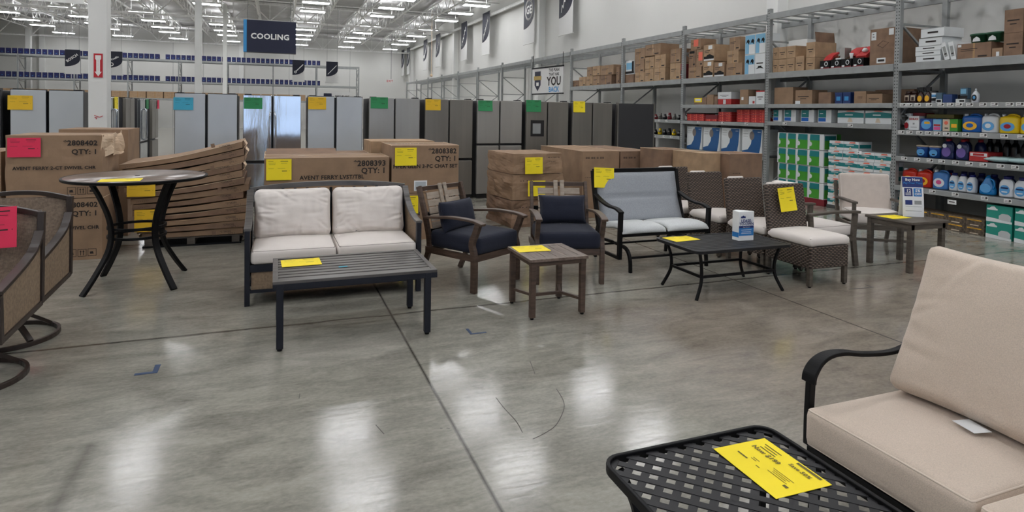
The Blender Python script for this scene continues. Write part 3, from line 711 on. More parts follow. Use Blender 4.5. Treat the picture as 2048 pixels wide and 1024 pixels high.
# ---- swivel chairs
def swivel(loc,label,rz=0.):
    t=empty('swivel_chair',loc,label,'chair','woven swivel chairs at the left edge',rz)
    w=.30
    # back frame (bowed top), local faces -y, origin under the seat centre
    top=spline([(-w,.33,.90),(-.15,.355,.935),(0,.365,.945),(.15,.355,.935),(w,.33,.90)],5)
    mb=MB(); mb.bar(top,.03,.03,BRZ,(0,0,1)); mb.build('back_rail',t,bevel=.003)
    for s in (-1,1):
        mb=MB(); mb.bar([(s*w,.335,.915),(s*w,.315,.72),(s*w,.30,.36)],.035,.04,BRZ,(0,1,0)); mb.build('rear_post',t,bevel=.003)
        mb=MB(); mb.bar([(s*w,-.31,.58),(s*w,-.30,.33)],.035,.04,BRZ,(0,1,0)); mb.build('front_post',t,bevel=.003)
        mb=MB(); P=spline([(s*w,-.33,.595),(s*w,-.15,.625),(s*w,.05,.665),(s*w,.2,.715),(s*w,.30,.80)],5); mb.bar(P,.05,.022,BRZ,(0,0,1)); mb.build('armrest',t,bevel=.003)
        mb=MB(); mb.bar([(s*w,-.31,.335),(s*w,.30,.365)],.03,.03,BRZ,(0,0,1)); mb.build('side_rail',t)
        mb=MB(); mb.prism([(-.29,.585),(-.14,.615),(.05,.655),(.2,.70),(.29,.775),(.29,.37),(-.29,.345)],.01,MESHP,'x',s*w-.005); mb.build('woven_side',t)
    # sling seat and back in one curve
    P=spline([(0,-.30,.41),(0,-.05,.385),(0,.16,.385),(0,.235,.45),(0,.29,.65),(0,.345,.925)],6)
    mb=MB(); vs=[]; fs=[]
    for i,p in enumerate(P):
        for j in range(9):
            u=j/8*2-1; sag=.014*(1-u*u); vs.append((u*(w-.015),p[1]+sag,p[2]-sag))
    for i in range(len(P)-1):
        for j in range(8): a=i*9+j; fs.append((a,a+1,a+10,a+9))
    mb.add(vs,fs,MESHS,True); o=mb.build('sling_seat',t); q=o.modifiers.new('thick','SOLIDIFY'); q.thickness=.006
    mb=MB(); mb.tube([(-w+.01,p[1],p[2]) for p in P],.009,CREAMP,6); mb.tube([(w-.01,p[1],p[2]) for p in P],.009,CREAMP,6); mb.tube([(-w+.01,P[0][1],P[0][2]),(w-.01,P[0][1],P[0][2])],.012,BRZ,6); mb.build('sling_edge',t)
    # swivel base
    mb=MB(); mb.lathe([(.03,.12),(.03,.34)],BRZ,12,(0,.10,0)); mb.box(-.22,.22,-.05,.25,.32,.345,BRZ); mb.build('swivel_post',t)
    mb=MB()
    for k in range(4):
        a=PI/4+k*PI/2; c,s=math.cos(a),math.sin(a); mb.bar(spline([(c*.02,.1+s*.02,.19),(c*.14,.1+s*.14,.12),(c*.27,.1+s*.27,.028)],4),.03,.022,BRZ,(0,0,1))
    mb.build('base_arm',t)
    mb=MB(); mb.bar([(math.cos(a)*.285,.1+math.sin(a)*.285,.015) for a in [2*PI*i/40 for i in range(40)]],.022,.03,BRZ,(0,0,1),closed=True); mb.build('base_ring',t,bevel=.003)
    return t
s1=swivel((-1.67,4.93,0),'woven brown swivel chair at the left edge, the one farther from the camera',R(0))
s2=again(s1,(-1.63,4.21,0),'woven brown swivel chair at the left edge with the pink sign on its back',R(0))
sheet('paper_sign',.24,.24,PNK,MXY((-1.66,4.44,.715),R(-2),R(-10),R(-3)),'bright pink paper sign hanging over the back of the nearer swivel chair',curl=.0)
# ---- navy armchairs
def navychair(loc,label,rz,pil):
    t=empty('slat_back_armchair',loc,label,'chair','navy cushioned armchairs',rz)
    w=.30
    for s in (-1,1):
        mb=MB(); P=spline([(s*w,-.30,0),(s*w,-.30,.30),(s*w,-.275,.42),(s*w,-.315,.52),(s*w,-.345,.60)],5); mb.bar(P,.042,.055,WOODD,(0,1,0)); mb.build('front_leg',t,bevel=.004)
        mb=MB(); P=spline([(s*w*.93,.40,0),(s*w*.93,.30,.22),(s*w*.93,.27,.36),(s*w*.93,.33,.60),(s*w*.93,.42,.86)],5); mb.bar(P,.032,.05,WOODD,(0,1,0)); mb.build('rear_leg',t,bevel=.004)
        mb=MB(); P=spline([(s*w,-.40,.600),(s*w,-.28,.622),(s*w,-.05,.625),(s*w,.15,.605),(s*w*.96,.33,.585)],5); mb.bar(P,[.062]*(len(P)-6)+[.055,.05,.045,.04,.036,.034],.022,WOODD,(0,0,1)); mb.build('armrest',t,bevel=.004)
        mb=MB(); mb.box(s*w-.012,s*w+.012,-.29,.29,.27,.325,WOODD); mb.build('side_rail',t)
    mb=MB(); mb.box(-w,w,-.315,-.29,.265,.325,WOODD); mb.box(-w,w,.26,.285,.27,.32,WOODD); mb.build('seat_frame',t,bevel=.003)
    # back: three horizontal rails hidden behind slat panels
    def bp(z): return .27+(z-.36)*.30
    for z in (.45,.60,.835):
        mb=MB(); mb.box(-w*.9,w*.9,bp(z)-.0,bp(z)+.022,z-.02,z+.02,BLK if z<.8 else WOODD); mb.build('back_rail',t)
    for s in (-1,1):
        for k in range(5):
            z=.50+k*.067; mb=MB(); mb.M=T3((0,bp(z)-.012,z))@RX(R(-16)); mb.box(s*.055 if s>0 else -.215,.215 if s>0 else -.055,-.006,.006,-.031,.031,WOODG); mb.build('back_slat',t,bevel=.002)
        mb=MB(); mb.bar([(s*.033,bp(.42)-.025,.42),(s*.033,bp(.87)-.025,.875)],.042,.014,WOODG,(0,1,0)); mb.build('centre_slat',t,bevel=.002)
    pad('seat_cushion',t,.565,.60,.15,NAVY,T3((0,-.035,.325)),r=.035,crown=.02,wr=.005,seed=4,pipe=NAVY,pr=.005)
    mb=MB(); mb.M=pil; cushion(mb,.46,.27,.15,NAVY,wr=.006,seed=9,n=24,knife=True,pinch=.12,pipe=NAVY); tag(mb.build('lumbar_pillow',t))
    return t
c1=navychair((1.71,5.47,0),'wooden armchair with navy cushions turned to the right, next to the love seat',R(31),T3((-.06,.13,.605))@RZ(R(6))@RX(R(76))@T3((0,0,-.075)))
c2=navychair((2.61,5.36,0),'wooden armchair with navy cushions facing forward, with a pale tag on its lumbar pillow',R(-16),T3((0,.14,.62))@RX(R(74))@T3((0,0,-.075)))
mb=MB(); mb.box(-.035,.035,-.03,.0,0,.002,WHT); tag(mb.build('care_tag',c2,loc=(0.0,.03,.492)),'white tag')
# ---- small wooden side table
t=empty('side_table',(2.035,4.49,0),'small square brown wooden side table between the two navy armchairs','table')
mb=MB(); 
for (a,b,c,d) in ((-.245,.245,-.245,-.185),(-.245,.245,.185,.245),(-.245,-.185,-.185,.185),(.185,.245,-.185,.185)): mb.box(a,b,c,d,.44,.462,WOODX)
mb.build('top_frame',t,bevel=.002)
for i in range(4):
    mb=MB(); x=-.182+i*.092; mb.box(x,x+.088,-.183,.183,.442,.4605,WOODX); mb.build('top_board',t,bevel=.0015)
mb=MB(); mb.box(-.225,.225,-.225,-.21,.405,.44,WOODD); mb.box(-.225,.225,.21,.225,.405,.44,WOODD); mb.box(-.225,-.21,-.21,.21,.405,.44,WOODD); mb.box(.21,.225,-.21,.21,.405,.44,WOODD); mb.build('apron',t)
for x in (-1,1):
    for y in (-1,1):
        mb=MB(); mb.box(x*.210-.021,x*.210+.021,y*.210-.021,y*.210+.021,.015,.441,WOODD); l=mb.build('leg',t,bevel=.003)
        mb=MB(); mb.lathe([(.014,0),(.015,.016)],BLK,10,(x*.212,y*.212,0)); mb.build('foot_cap',l)
for x in (-1,1):
    mb=MB(); mb.bar([(x*.212,-.2,.115),(x*.15,0,.15),(x*.212,.2,.115)] if 0 else [(x*.205,-.2,.12),(x*.12,0,.12),(x*.205,.2,.12)],.022,.022,WOODD,(0,0,1)); mb.build('stretcher',t,bevel=.002)
mb=MB(); mb.bar([(-.12,0,.12),(.12,0,.12)],.022,.022,WOODD,(0,0,1)); mb.build('stretcher',t,bevel=.002)
sheet('paper_sign',.27,.21,YEL,MXY((1.80,4.50,.465),R(-3),-PI/2),'bright yellow paper sign lying on the small brown side table',curl=0)
# ---- glider bench
t=empty('glider_bench',(3.735,5.6,0),'black metal glider bench with grey padded sling back','bench')
w=.53
for s in (-1,1):
    x=s*w
    mb=MB(); P=spline([(x,-.27,.12),(x,-.275,.35),(x,-.285,.60)],4); mb.bar(P,.035,.05,BLK,(0,1,0)); mb.build('front_post',t,bevel=.004)
    mb=MB(); P=spline([(x,.12,.30),(x,.20,.50),(x,.27,.75),(x,.31,.95)],5); mb.bar(P,.035,.05,BLK,(0,1,0)); mb.build('rear_post',t,bevel=.004)
    mb=MB(); P=spline([(x,-.30,.585),(x,-.20,.615),(x,-.05,.62),(x,.1,.65),(x,.24,.70)],5); mb.bar(P,.055,.022,BLK,(0,0,1)); mb.build('armrest',t,bevel=.004)
    mb=MB(); mb.bar([(x,-.27,.13),(x,.27,.13)],.025,.03,BLK,(0,0,1)); mb.bar([(x,.27,.13),(x,.17,.40)],.025,.025,BLK,(0,1,0)); mb.build('hanger_rail',t)
    xi=s*(w-.075)
    mb=MB(); P=spline([(xi,-.36,.0),(xi,-.35,.12),(xi,-.30,.205),(xi,-.18,.235),(xi,.12,.235),(xi,.28,.205),(xi,.34,.12),(xi,.36,0)],5); mb.bar(P,.03,.03,BLK,(0,1,0)); mb.build('base_frame',t,bevel=.003)
for y,z in ((-.33,.14),(.33,.14)):
    mb=MB(); mb.bar([(-w+.07,y,z),(w-.07,y,z)],.02,.02,BLK); mb.build('cross_bar',t)
mb=MB(); mb.bar([(-w,-.285,.365),(w,-.285,.365)],.035,.045,BLK); mb.build('front_rail',t,bevel=.003)
mb=MB(); mb.bar([(-w,.315,.945),(w,.315,.945)],.035,.045,BLK); mb.build('top_rail',t,bevel=.003)
def sling(name,P,w,m,th,cx=0.,bulge=.02,stitch=None):
    mb=MB(); vs=[]; fs=[]; n=14
    P=spline(P,7)
    for i,p in enumerate(P):
        v=i/(len(P)-1)
        for j in range(n+1):
            u=j/n*2-1; e=(1-u**6)*(1-(2*v-1)**6)
            k=bulge*e
            if stitch: k*=1-.8*math.exp(-((v-stitch)/.025)**2)
            a=P[max(i-1,0)]; c=P[min(i+1,len(P)-1)]; t_=(c-a).normalized(); nn=Vector((0,-t_.z,t_.y))
            vs.append(Vector((cx+u*w/2,p[1],p[2]))+nn*k)
    for i in range(len(P)-1):
        for j in range(n): a=i*(n+1)+j; fs.append((a,a+1,a+n+2,a+n+1))
    mb.add(vs,fs,m,True); o=mb.build(name,t); q=o.modifiers.new('thick','SOLIDIFY'); q.thickness=th; q.offset=-1; return o
sling('back_panel',[(0,.13,.42),(0,.19,.56),(0,.25,.75),(0,.29,.925)],2*w-.05,SLING,.025,0,.03,.52)
for s in (-1,1): sling('seat_panel',[(0,-.31,.375),(0,-.27,.42),(0,-.12,.43),(0,.04,.405),(0,.14,.42)],w-.02,SLINGT,.03,s*w/2,.03)
sheet('paper_sign',.245,.215,YEL,MXY((3.185,5.845,.775),R(0),R(-6),R(3)),'yellow paper sign hanging over the top left corner of the glider bench back',curl=.015)
# ---- black slatted square table
t=empty('coffee_table',(3.80,4.53,0),'low black metal coffee table with splayed legs, holding the lease card','table')
mb=MB(); ring=[]
hx,hy,r=.51,.30,.05
for (cx,cy,a0) in ((hx-r,hy-r,0),(-hx+r,hy-r,90),(-hx+r,-hy+r,180),(hx-r,-hy+r,270)):
    for k in range(5): a=R(a0+k*22.5); ring.append((cx+r*math.cos(a),cy+r*math.sin(a),.418))
mb.bar(ring,.03,.026,CHAR,(0,0,1),closed=True); mb.build('top_frame',t,bevel=.003)
for i in range(11):
    mb=MB(); y=-.275+i*.0505; mb.box(-.498,.498,y,y+.044,.414,.428,CHAR); mb.build('slat',t,bevel=.002)
for x in (-1,1):
    for y in (-1,1):
        P=spline([(x*.44,y*.24,.41),(x*.405,y*.22,.30),(x*.395,y*.215,.20),(x*.41,y*.225,.12),(x*.47,y*.25,.0)],5)
        mb=MB(); mb.bar(P,.022,.022,BLK,(0,1,0)); mb.build('leg',t,bevel=.003)
for a,b in (((-.395,-.215),(.395,-.215)),((-.395,.215),(.395,.215)),((-.395,-.215),(-.395,.215)),((.395,-.215),(.395,.215))):
    mb=MB(); mb.bar([(a[0],a[1],.185),(b[0],b[1],.185)],.016,.022,BLK); mb.build('stretcher',t)
sheet('paper_sign',.28,.2,YEL,MXY((3.36,4.61,.431),R(6),-PI/2),'bright yellow paper sign lying on the left of the low black coffee table',curl=0)
t=empty('table_tent_card',(4.02,4.50,.4295),'white and blue three-sided card reading LEASE-TO-OWN on the black coffee table','sign',None,R(-4))
mb=MB(); mb.prism([(-.08,-.02),(.08,-.02),(.08,.0),(-.02,.10),(-.09,.06)],.265,WHT,'z',0.); mb.build('card_body',t)
mb=MB(); LB=mat('lease_blue',(36,120,190),.5); LN=mat('lease_navy',(24,44,110),.5)
mb.box(-.0785,.0785,-.0212,-.02,.045,.115,LB); mb.box(-.0785,.0785,-.0213,-.02,.115,.135,LN); mb.prism([(-.06,.205),(-.01,.205),(-.01,.222),(-.022,.222),(-.035,.23),(-.048,.222),(-.06,.222)],.001,LN,'y',-.0215)
mb.box(-.055,.055,-.0218,-.0212,.096,.099,INKW); mb.box(-.055,.055,-.0218,-.0212,.065,.068,INKW); mb.box(-.05,.05,-.0218,-.0212,.078,.081,INKW); mb.quad((-.0905,.058,.03),(-.0805,-.0195,.03),(-.0805,-.0195,.075),(-.0905,.058,.075),LB)
mb.build('colour_bands',t)
mb=MB(); mb.text('LEASE-',(0,-.0222,.168),.038,LN,al='CENTER'); mb.text('TO-OWN',(0,-.0222,.142),.034,LN,al='CENTER'); mb.text('Easy Payment',(0,-.0228,.12),.014,INKW,al='CENTER',bold=False); mb.build('lettering',t)
# ---- wicker side chairs
WK=MATS['wicker']
def wicker(loc,label):
    t=empty('wicker_chair',loc,label,'chair','armless wicker chairs')
    mb=MB()
    # skirt box with open bottom
    w=.235; d=.56
    def panel(a,b,z0,z1,th=.03):
        pass
    mb.box(-w,w,0,.03,.17,.375,WK); mb.box(-w,w,d-.03,d,.17,.375,WK); mb.box(-w,-w+.03,.03,d-.03,.17,.375,WK); mb.box(w-.03,w,.03,d-.03,.17,.375,WK); mb.box(-w+.03,w-.03,.03,d-.03,.35,.375,WK)
    mb.build('seat_base',t,bevel=.012)
    mb=MB(); mb.M=T3((0,d-.06,.37))@RX(R(-9)); 
    vs=[]; fs=[]; n=8
    mb.box(-w-.01,w+.01,-.02,.035,0,.525,WK); mb.build('backrest',t,bevel=.015)
    for x in (-1,1):
        for y in (.025,d-.025):
            mb=MB(); mb.box(x*(w-.022)-.02,x*(w-.022)+.02,y-.02,y+.02,.012,.20,BRZ if 0 else WOODT); l=mb.build('leg',t,bevel=.003)
            mb=MB(); mb.lathe([(.014,0),(.016,.013)],BLK,8,(x*(w-.022),y,0)); mb.build('foot_cap',l)
    pad('seat_cushion',t,.50,.55,.085,CREAM,T3((0,.265,.375)),r=.036,crown=.02,wr=.008,seed=loc[1],pinch=.07,pipe=CREAMP,pr=.004)
    pad('rear_pad',t,.22,.42,.035,CREAM,T3((-.01,d+.052,.62))@RX(R(80))@T3((0,0.072,-.055)),r=.02,crown=.01,wr=.004,seed=3,n=12)
    return t
w1=wicker((4.80,4.26,0),'armless brown wicker chair with cream seat cushion and the yellow sign, nearest of its row')
for y,l in ((4.84,'armless brown wicker chair with cream seat cushion, second from the front of the row'),(5.50,'armless brown wicker chair with cream seat cushion, third from the front of the row'),(6.16,'armless brown wicker chair mostly hidden by the glider bench, farthest of its row')):
    again(w1,(4.80,y,0),l)
sheet('paper_sign',.20,.235,YEL,MXY((4.67,4.735,.62),R(-2),R(-9),R(-4)),'yellow paper sign hanging on the backrest of the nearest wicker chair',curl=.01)
# ---- wooden armchair seen from the side, facing +x
t=empty('cream_seat_armchair',(5.39,5.05,0),'greyish wood armchair with cream cushions facing right, behind the nearest wicker chair','chair',None,PI/2)
w=.29
for s in (-1,1):
    mb=MB(); mb.bar([(s*w,-.34,0),(s*w,-.29,.3),(s*w,-.31,.56)],.032,.06,WOODT,(0,1,0)); mb.build('front_leg',t,bevel=.004)
    mb=MB(); mb.bar([(s*w,.33,0),(s*w,.28,.3),(s*w,.31,.58)],.032,.05,WOODT,(0,1,0)); mb.build('rear_leg',t,bevel=.004)
    mb=MB(); mb.bar([(s*w,-.36,.575),(s*w,.0,.585),(s*w,.33,.57)],.06,.025,WOODT); mb.build('armrest',t,bevel=.004)
    mb=MB(); mb.box(s*w-.014,s*w+.014,-.29,.28,.27,.32,WOODT); mb.build('side_rail',t)
mb=MB(); mb.box(-w,w,-.31,-.28,.265,.32,WOODT); mb.build('front_rail',t,bevel=.003)
mb=MB(); mb.box(-w,w,.29,.315,.50,.56,WOODT); mb.build('back_rail',t,bevel=.003)
mb=MB(); mb.box(-w,w,.25,.27,.3,.34,WOODT); mb.build('rear_rail',t,bevel=.003)
pad('seat_cushion',t,.55,.58,.12,CREAM,T3((0,-.03,.32)),r=.035,crown=.015,wr=.006,seed=12,pipe=CREAMP)
pad('back_cushion',t,.36,.42,.11,CREAM,T3((.06,.27,.66))@RX(R(84))@T3((0,0,-.055)),r=.035,crown=.02,wr=.006,seed=15,pipe=CREAMP)
# ---- beige back armchair turned to the left-front
t=empty('high_back_armchair',(6.76,5.42,0),'armchair with a tall flat beige back cushion, behind the brown end table','chair',None,R(-32))
w=.30
for s in (-1,1):
    mb=MB(); mb.bar([(s*w,-.32,0),(s*w,-.32,.56)],.035,.05,WOODT,(0,1,0)); mb.build('front_leg',t,bevel=.004)
    mb=MB(); mb.bar([(s*w,.36,0),(s*w,.26,.3),(s*w,.38,.76)],.035,.05,WOODT,(0,1,0)); mb.build('rear_leg',t,bevel=.004)
    mb=MB(); mb.bar([(s*w,-.36,.575),(s*w,.30,.56)],.06,.025,WOODT); mb.build('armrest',t,bevel=.004)
mb=MB(); mb.box(-w,w,-.33,-.30,.26,.32,WOODT); mb.build('front_rail',t,bevel=.003)
mb=MB(); mb.box(-w,w,-.33,-.305,.13,.16,WOODT); mb.build('lower_rail',t)
mb=MB(); mb.box(-w,w,.34,.36,.66,.72,WOODT); mb.build('back_rail',t)
mb=MB(); mb.box(-w,w,.25,.27,.26,.30,WOODT)
for s in (-1,1): mb.box(s*w-.012,s*w+.012,-.3,.3,.27,.315,WOODT)
mb.build('frame_rail',t,bevel=.003)
pad('seat_cushion',t,.56,.58,.13,CREAM,T3((0,-.03,.32)),r=.035,crown=.015,wr=.005,seed=22,pipe=CREAMP)
pad('back_cushion',t,.58,.52,.10,mat('beige_fabric',(200,188,178),.85,kind='weave',bump=.35,bscale=150,var=.02,scale=14),T3((0,.25,.61))@RX(R(76))@T3((0,0,-.05)),r=.035,crown=.01,wr=.003,seed=25,pipe=CREAM)
# ---- brown end table with counter card
t=empty('end_table',(6.24,4.60,0),'plain dark brown end table holding a tall standing card, at the right','table')
mb=MB(); mb.box(-.265,.275,-.27,.27,.495,.52,WOODT); mb.build('tabletop',t,bevel=.003)
mb=MB(); mb.box(-.25,.25,-.25,-.225,.44,.496,WOODT); mb.box(-.25,.25,.225,.25,.44,.496,WOODT); mb.box(-.25,-.225,-.225,.225,.44,.496,WOODT); mb.box(.225,.25,-.225,.225,.44,.496,WOODT); mb.build('apron',t)
for x in (-1,1):
    for y in (-1,1):
        mb=MB(); mb.box(x*.228-.025,x*.228+.025,y*.225-.025,y*.225+.025,0,.496,WOODT); mb.build('leg',t,bevel=.004)
sheet('paper_sign',.26,.2,YEL,MXY((5.99,4.55,.5235),R(-2),-PI/2),'bright yellow paper sign lying on the brown end table at the right',curl=0)
t=empty('counter_card',(6.34,4.58,.5215),'tall curved white and navy standing card reading Buy Now on the brown end table','sign',None,R(-30))
CW=.205; CH=.42
def cy(z): return .02+.16*(z/CH)**1.2-.10*(z/CH)
mb=MB(); mb.bar([(0,cy(CH*i/10),CH*i/10) for i in range(11)],CW,.004,WHT,(0,-1,0)); mb.bar([(0,.13,0),(0,cy(CH)+.003,CH)],CW,.003,WHT,(0,-1,0)); mb.build('card',t)
mb=MB()
def patch(x0,x1,z0,z1,m,e=.003):
    n=5
    for i in range(n):
        a=z0+(z1-z0)*i/n; b=z0+(z1-z0)*(i+1)/n
        mb.quad((x0,cy(a)-e,a),(x1,cy(a)-e,a),(x1,cy(b)-e,b),(x0,cy(b)-e,b),m)
patch(-.102,.102,.31,.418,LN); patch(-.085,-.005,.215,.30,LN,.0032); patch(.005,.085,.215,.30,LB,.0032); patch(-.08,-.01,.125,.175,LN); patch(.01,.08,.13,.17,GREY); patch(-.08,.08,.105,.108,GREY); patch(-.08,.08,.06,.063,GREY)
for q in range(4): patch(-.075,-.02,.225+.0*q+q*.008,.228+q*.008,INKW,.004)
mb.build('colour_fields',t)
mb=MB()
def ct(s,x,z,sz,m): mb.text(s,(x,cy(z)-.006,z),sz,m,(1,0,0),(0,.12,1),'CENTER')
ct('Buy Now',0,.378,.036,INKW); ct('Pay Over Time',0,.345,.028,LB); ct('12',-.045,.258,.045,INKW); ct('5%',.045,.262,.04,INKW); ct('OFF',.045,.228,.035,INKW); ct('PRELOAD' if 0 else ' ',0,.3,.01,INKW)
mb.build('lettering',t)
# ---- foreground sofa (faces -x)
t=empty('patio_sofa',(1.92,1.80,0),'large taupe cushioned patio sofa with a black curved arm, at the lower right corner','sofa',None,-PI/2)
# local: x runs toward the camera (-y world), y runs to +x world (depth), front at y=0
L=1.9
mb=MB(); mb.box(.0,L,.015,.05,.265,.295,BLK); mb.box(.0,L,.62,.66,.265,.295,BLK); mb.box(.0,.035,.04,.64,.265,.295,BLK); mb.box(L-.035,L,.04,.64,.265,.295,BLK)
for i in range(1,7): mb.box(i*.27,i*.27+.02,.04,.63,.27,.285,BLK)
mb.build('seat_frame',t,bevel=.004)
for x in (.03,L-.03):
    mb=MB(); mb.bar(spline([(x,.03,.30),(x,.035,.16),(x,.02,.0)],4),.03,.03,BLK,(0,1,0)); mb.build('front_leg',t,bevel=.004)
    mb=MB(); mb.bar([(x,.64,0),(x,.62,.28),(x,.74,.9)],.03,.03,BLK,(0,1,0)); mb.build('rear_leg',t,bevel=.004)
for x in (-.025,L):
    mb=MB(); P=spline([(x,.05,.28),(x,.05,.40),(x,.055,.535)],4); mb.bar(P,.026,.03,BLK,(0,1,0)); mb.build('arm_post',t,bevel=.004)
    mb=MB(); P=spline([(x,.045,.525),(x,.052,.56),(x,.085,.600),(x,.14,.622),(x,.22,.622),(x,.33,.602),(x,.47,.590),(x,.56,.600),(x,.68,.64)],6)
    k=len(P); ws=[]
    for i in range(k): u=i/(k-1); ws.append(.062-.034*min(1,max(0,(u-.18)/.5)))
    mb.bar(P,ws,.016,BLK,(0,0,1)); mb.build('armrest',t,bevel=.004)
mb=MB(); mb.bar([(0,.74,.88),(L,.74,.88)],.03,.03,BLK); mb.bar([(0,.66,.45),(L,.66,.45)],.025,.025,BLK)
for i in range(9): mb.bar([(.2*i+.12,.66,.45),(.2*i+.12,.74,.88)],.018,.012,BLK,(0,1,0))
mb.build('back_frame',t)
for i in range(3):
    pad('seat_cushion',t,.62,.60,.145,TAUPE,T3((.31+i*.628,.30,.30)),r=.022,crown=.022,wr=.006,seed=30+i,n=30,pipe=TAUPEP,pr=.0042,pinch=.02)
    pad('back_cushion',t,.62,.62,.19,TAUPE,T3((.315+i*.628,.605,.735))@RX(R(68))@T3((0,0,-.095)),r=.05,crown=.045,wr=.0115,seed=38+i,n=60,pinch=.09,pipe=TAUPEP,pr=.0042)
mb=MB(); mb.M=T3((.37,.43,.479))@RZ(R(-12)); mb.box(-.045,.045,-.07,.0,0,.0015,WHT); tag(mb.build('care_tag',t),'white fabric tag')
# ---- lattice table
t=empty('lattice_table',(1.33,1.42,0),'black cast metal side table with a diagonal lattice top, at the bottom of the photo','table')
hx,hy,r=.335,.32,.06; ring=[]
for (cx,cy_,a0) in ((hx-r,hy-r,0),(-hx+r,hy-r,90),(-hx+r,-hy+r,180),(hx-r,-hy+r,270)):
    for k in range(7): a=R(a0+k*15); ring.append((cx+r*math.cos(a),cy_+r*math.sin(a)))
mb=MB(); mb.bar([(a,b,.438) for a,b in ring],.014,.030,BLK,(0,0,1),closed=True); mb.build('rim',t,bevel=.003)
# lattice: crossing flat strips clipped to the rim
mb=MB(); P=.046; wd=.0255
def clip(p,q):
    t0,t1=0.,1.; d=(q[0]-p[0],q[1]-p[1])
    for k,(lo,hi) in enumerate(((-hx+.004,hx-.004),(-hy+.004,hy-.004))):
        if abs(d[k])<1e-9:
            if not lo<p[k]<hi: return None
        else:
            a,b=(lo-p[k])/d[k],(hi-p[k])/d[k]; a,b=min(a,b),max(a,b); t0=max(t0,a); t1=min(t1,b)
    return None if t0>=t1 else ((p[0]+d[0]*t0,p[1]+d[1]*t0),(p[0]+d[0]*t1,p[1]+d[1]*t1))
def inr(p):
    ax,ay=abs(p[0])-(hx-r),abs(p[1])-(hy-r)
    return not(ax>0 and ay>0 and ax*ax+ay*ay>(r-.004)**2)
for sg,zz in ((1,.440),(-1,.4415)):
    for i in range(-16,17):
        o_=i*.053; dv=(math.cos(R(45)),sg*math.sin(R(45))); nv=(-dv[1],dv[0])
        p=(nv[0]*o_-dv[0],nv[1]*o_-dv[1]); q=(nv[0]*o_+dv[0],nv[1]*o_+dv[1]); c=clip(p,q)
        if not c: continue
        (a,b)=c; n=24; pts=[(a[0]+(b[0]-a[0])*k/n,a[1]+(b[1]-a[1])*k/n) for k in range(n+1)]; pts=[p_ for p_ in pts if inr(p_)]
        if len(pts)<2: continue
        mb.bar([(pts[0][0],pts[0][1],zz),(pts[-1][0],pts[-1][1],zz)],wd,.0035,CHAR)
mb.build('lattice_top',t)
for x in (-1,1):
    for y in (-1,1):
        mb=MB(); mb.bar(spline([(x*.29,y*.275,.43),(x*.25,y*.235,.30),(x*.245,y*.23,.15),(x*.30,y*.285,.0)],5),.024,.024,BLK,(0,1,0)); mb.build('leg',t,bevel=.003)
for a,b in (((-.245,-.23),(.245,.23)),((-.245,.23),(.245,-.23))):
    mb=MB(); mb.bar([(a[0],a[1],.16),(b[0],b[1],.16)],.014,.018,BLK); mb.build('stretcher',t)
# large sign: text turned to read from the far side
o=sheet('paper_sign',.285,.215,YEL,Matrix.Translation((1.385,1.672,.4465))@RZ(R(-91))@RX(-PI/2),'large yellow paper sale sign lying on the black lattice table, nearest sign to the camera',style='full')
# ---- tape marks
TPB=mat('blue_tape',(48,68,98),.6,var=.05); TPG=mat('grey_tape',(70,68,66),.6)
def lmark(loc,rz,a,b,w,m,label):
    mb=MB(); mb.box(0,a,-w,0,.0005,.0018,m); mb.box(a-w,a,0,b,.0005,.0018,m); tag(mb.build('floor_tape',loc=loc,rot=(0,0,rz)),label,'tape')
lmark((-.76,4.135,0),R(0),.12,.10,.03,TPB,'L-shaped blue tape mark on the floor, left and nearer')
lmark((1.31,4.24,0),R(-90),.12,.10,.02,TPB,'L-shaped blue tape mark on the floor right of the slatted coffee table')
lmark((4.90,4.14,0),R(-6),.28,.08,.012,TPG,'thin dark L-shaped tape mark on the floor behind the large sofa')
# ================================================================ cartons on the floor
def icons(mb,x,z,s,y=-.0015):
    # three square handling marks
    for i in range(3):
        a=x+i*s*1.15
        for (u0,u1,v0,v1) in ((0,1,0,.06),(0,1,.94,1),(0,.06,0,1),(.94,1,0,1)): mb.quad((a+u0*s,y,z+v0*s),(a+u1*s,y,z+v0*s),(a+u1*s,y,z+v1*s),(a+u0*s,y,z+v1*s),INK)
        if i==1:
            for u in (.3,.62):
                mb.prism([(a+u*s,z+.15*s),(a+(u+.08)*s,z+.15*s),(a+(u+.08)*s,z+.6*s),(a+(u+.16)*s,z+.6*s),(a+(u+.04)*s,z+.85*s),(a+(u-.08)*s,z+.6*s),(a+u*s,z+.6*s)],.0005,INK,'y',y-.0008)
        else: mb.quad((a+.25*s,y-.0004,z+.3*s),(a+.7*s,y-.0004,z+.3*s),(a+.6*s,y-.0004,z+.65*s),(a+.25*s,y-.0004,z+.6*s),INK)
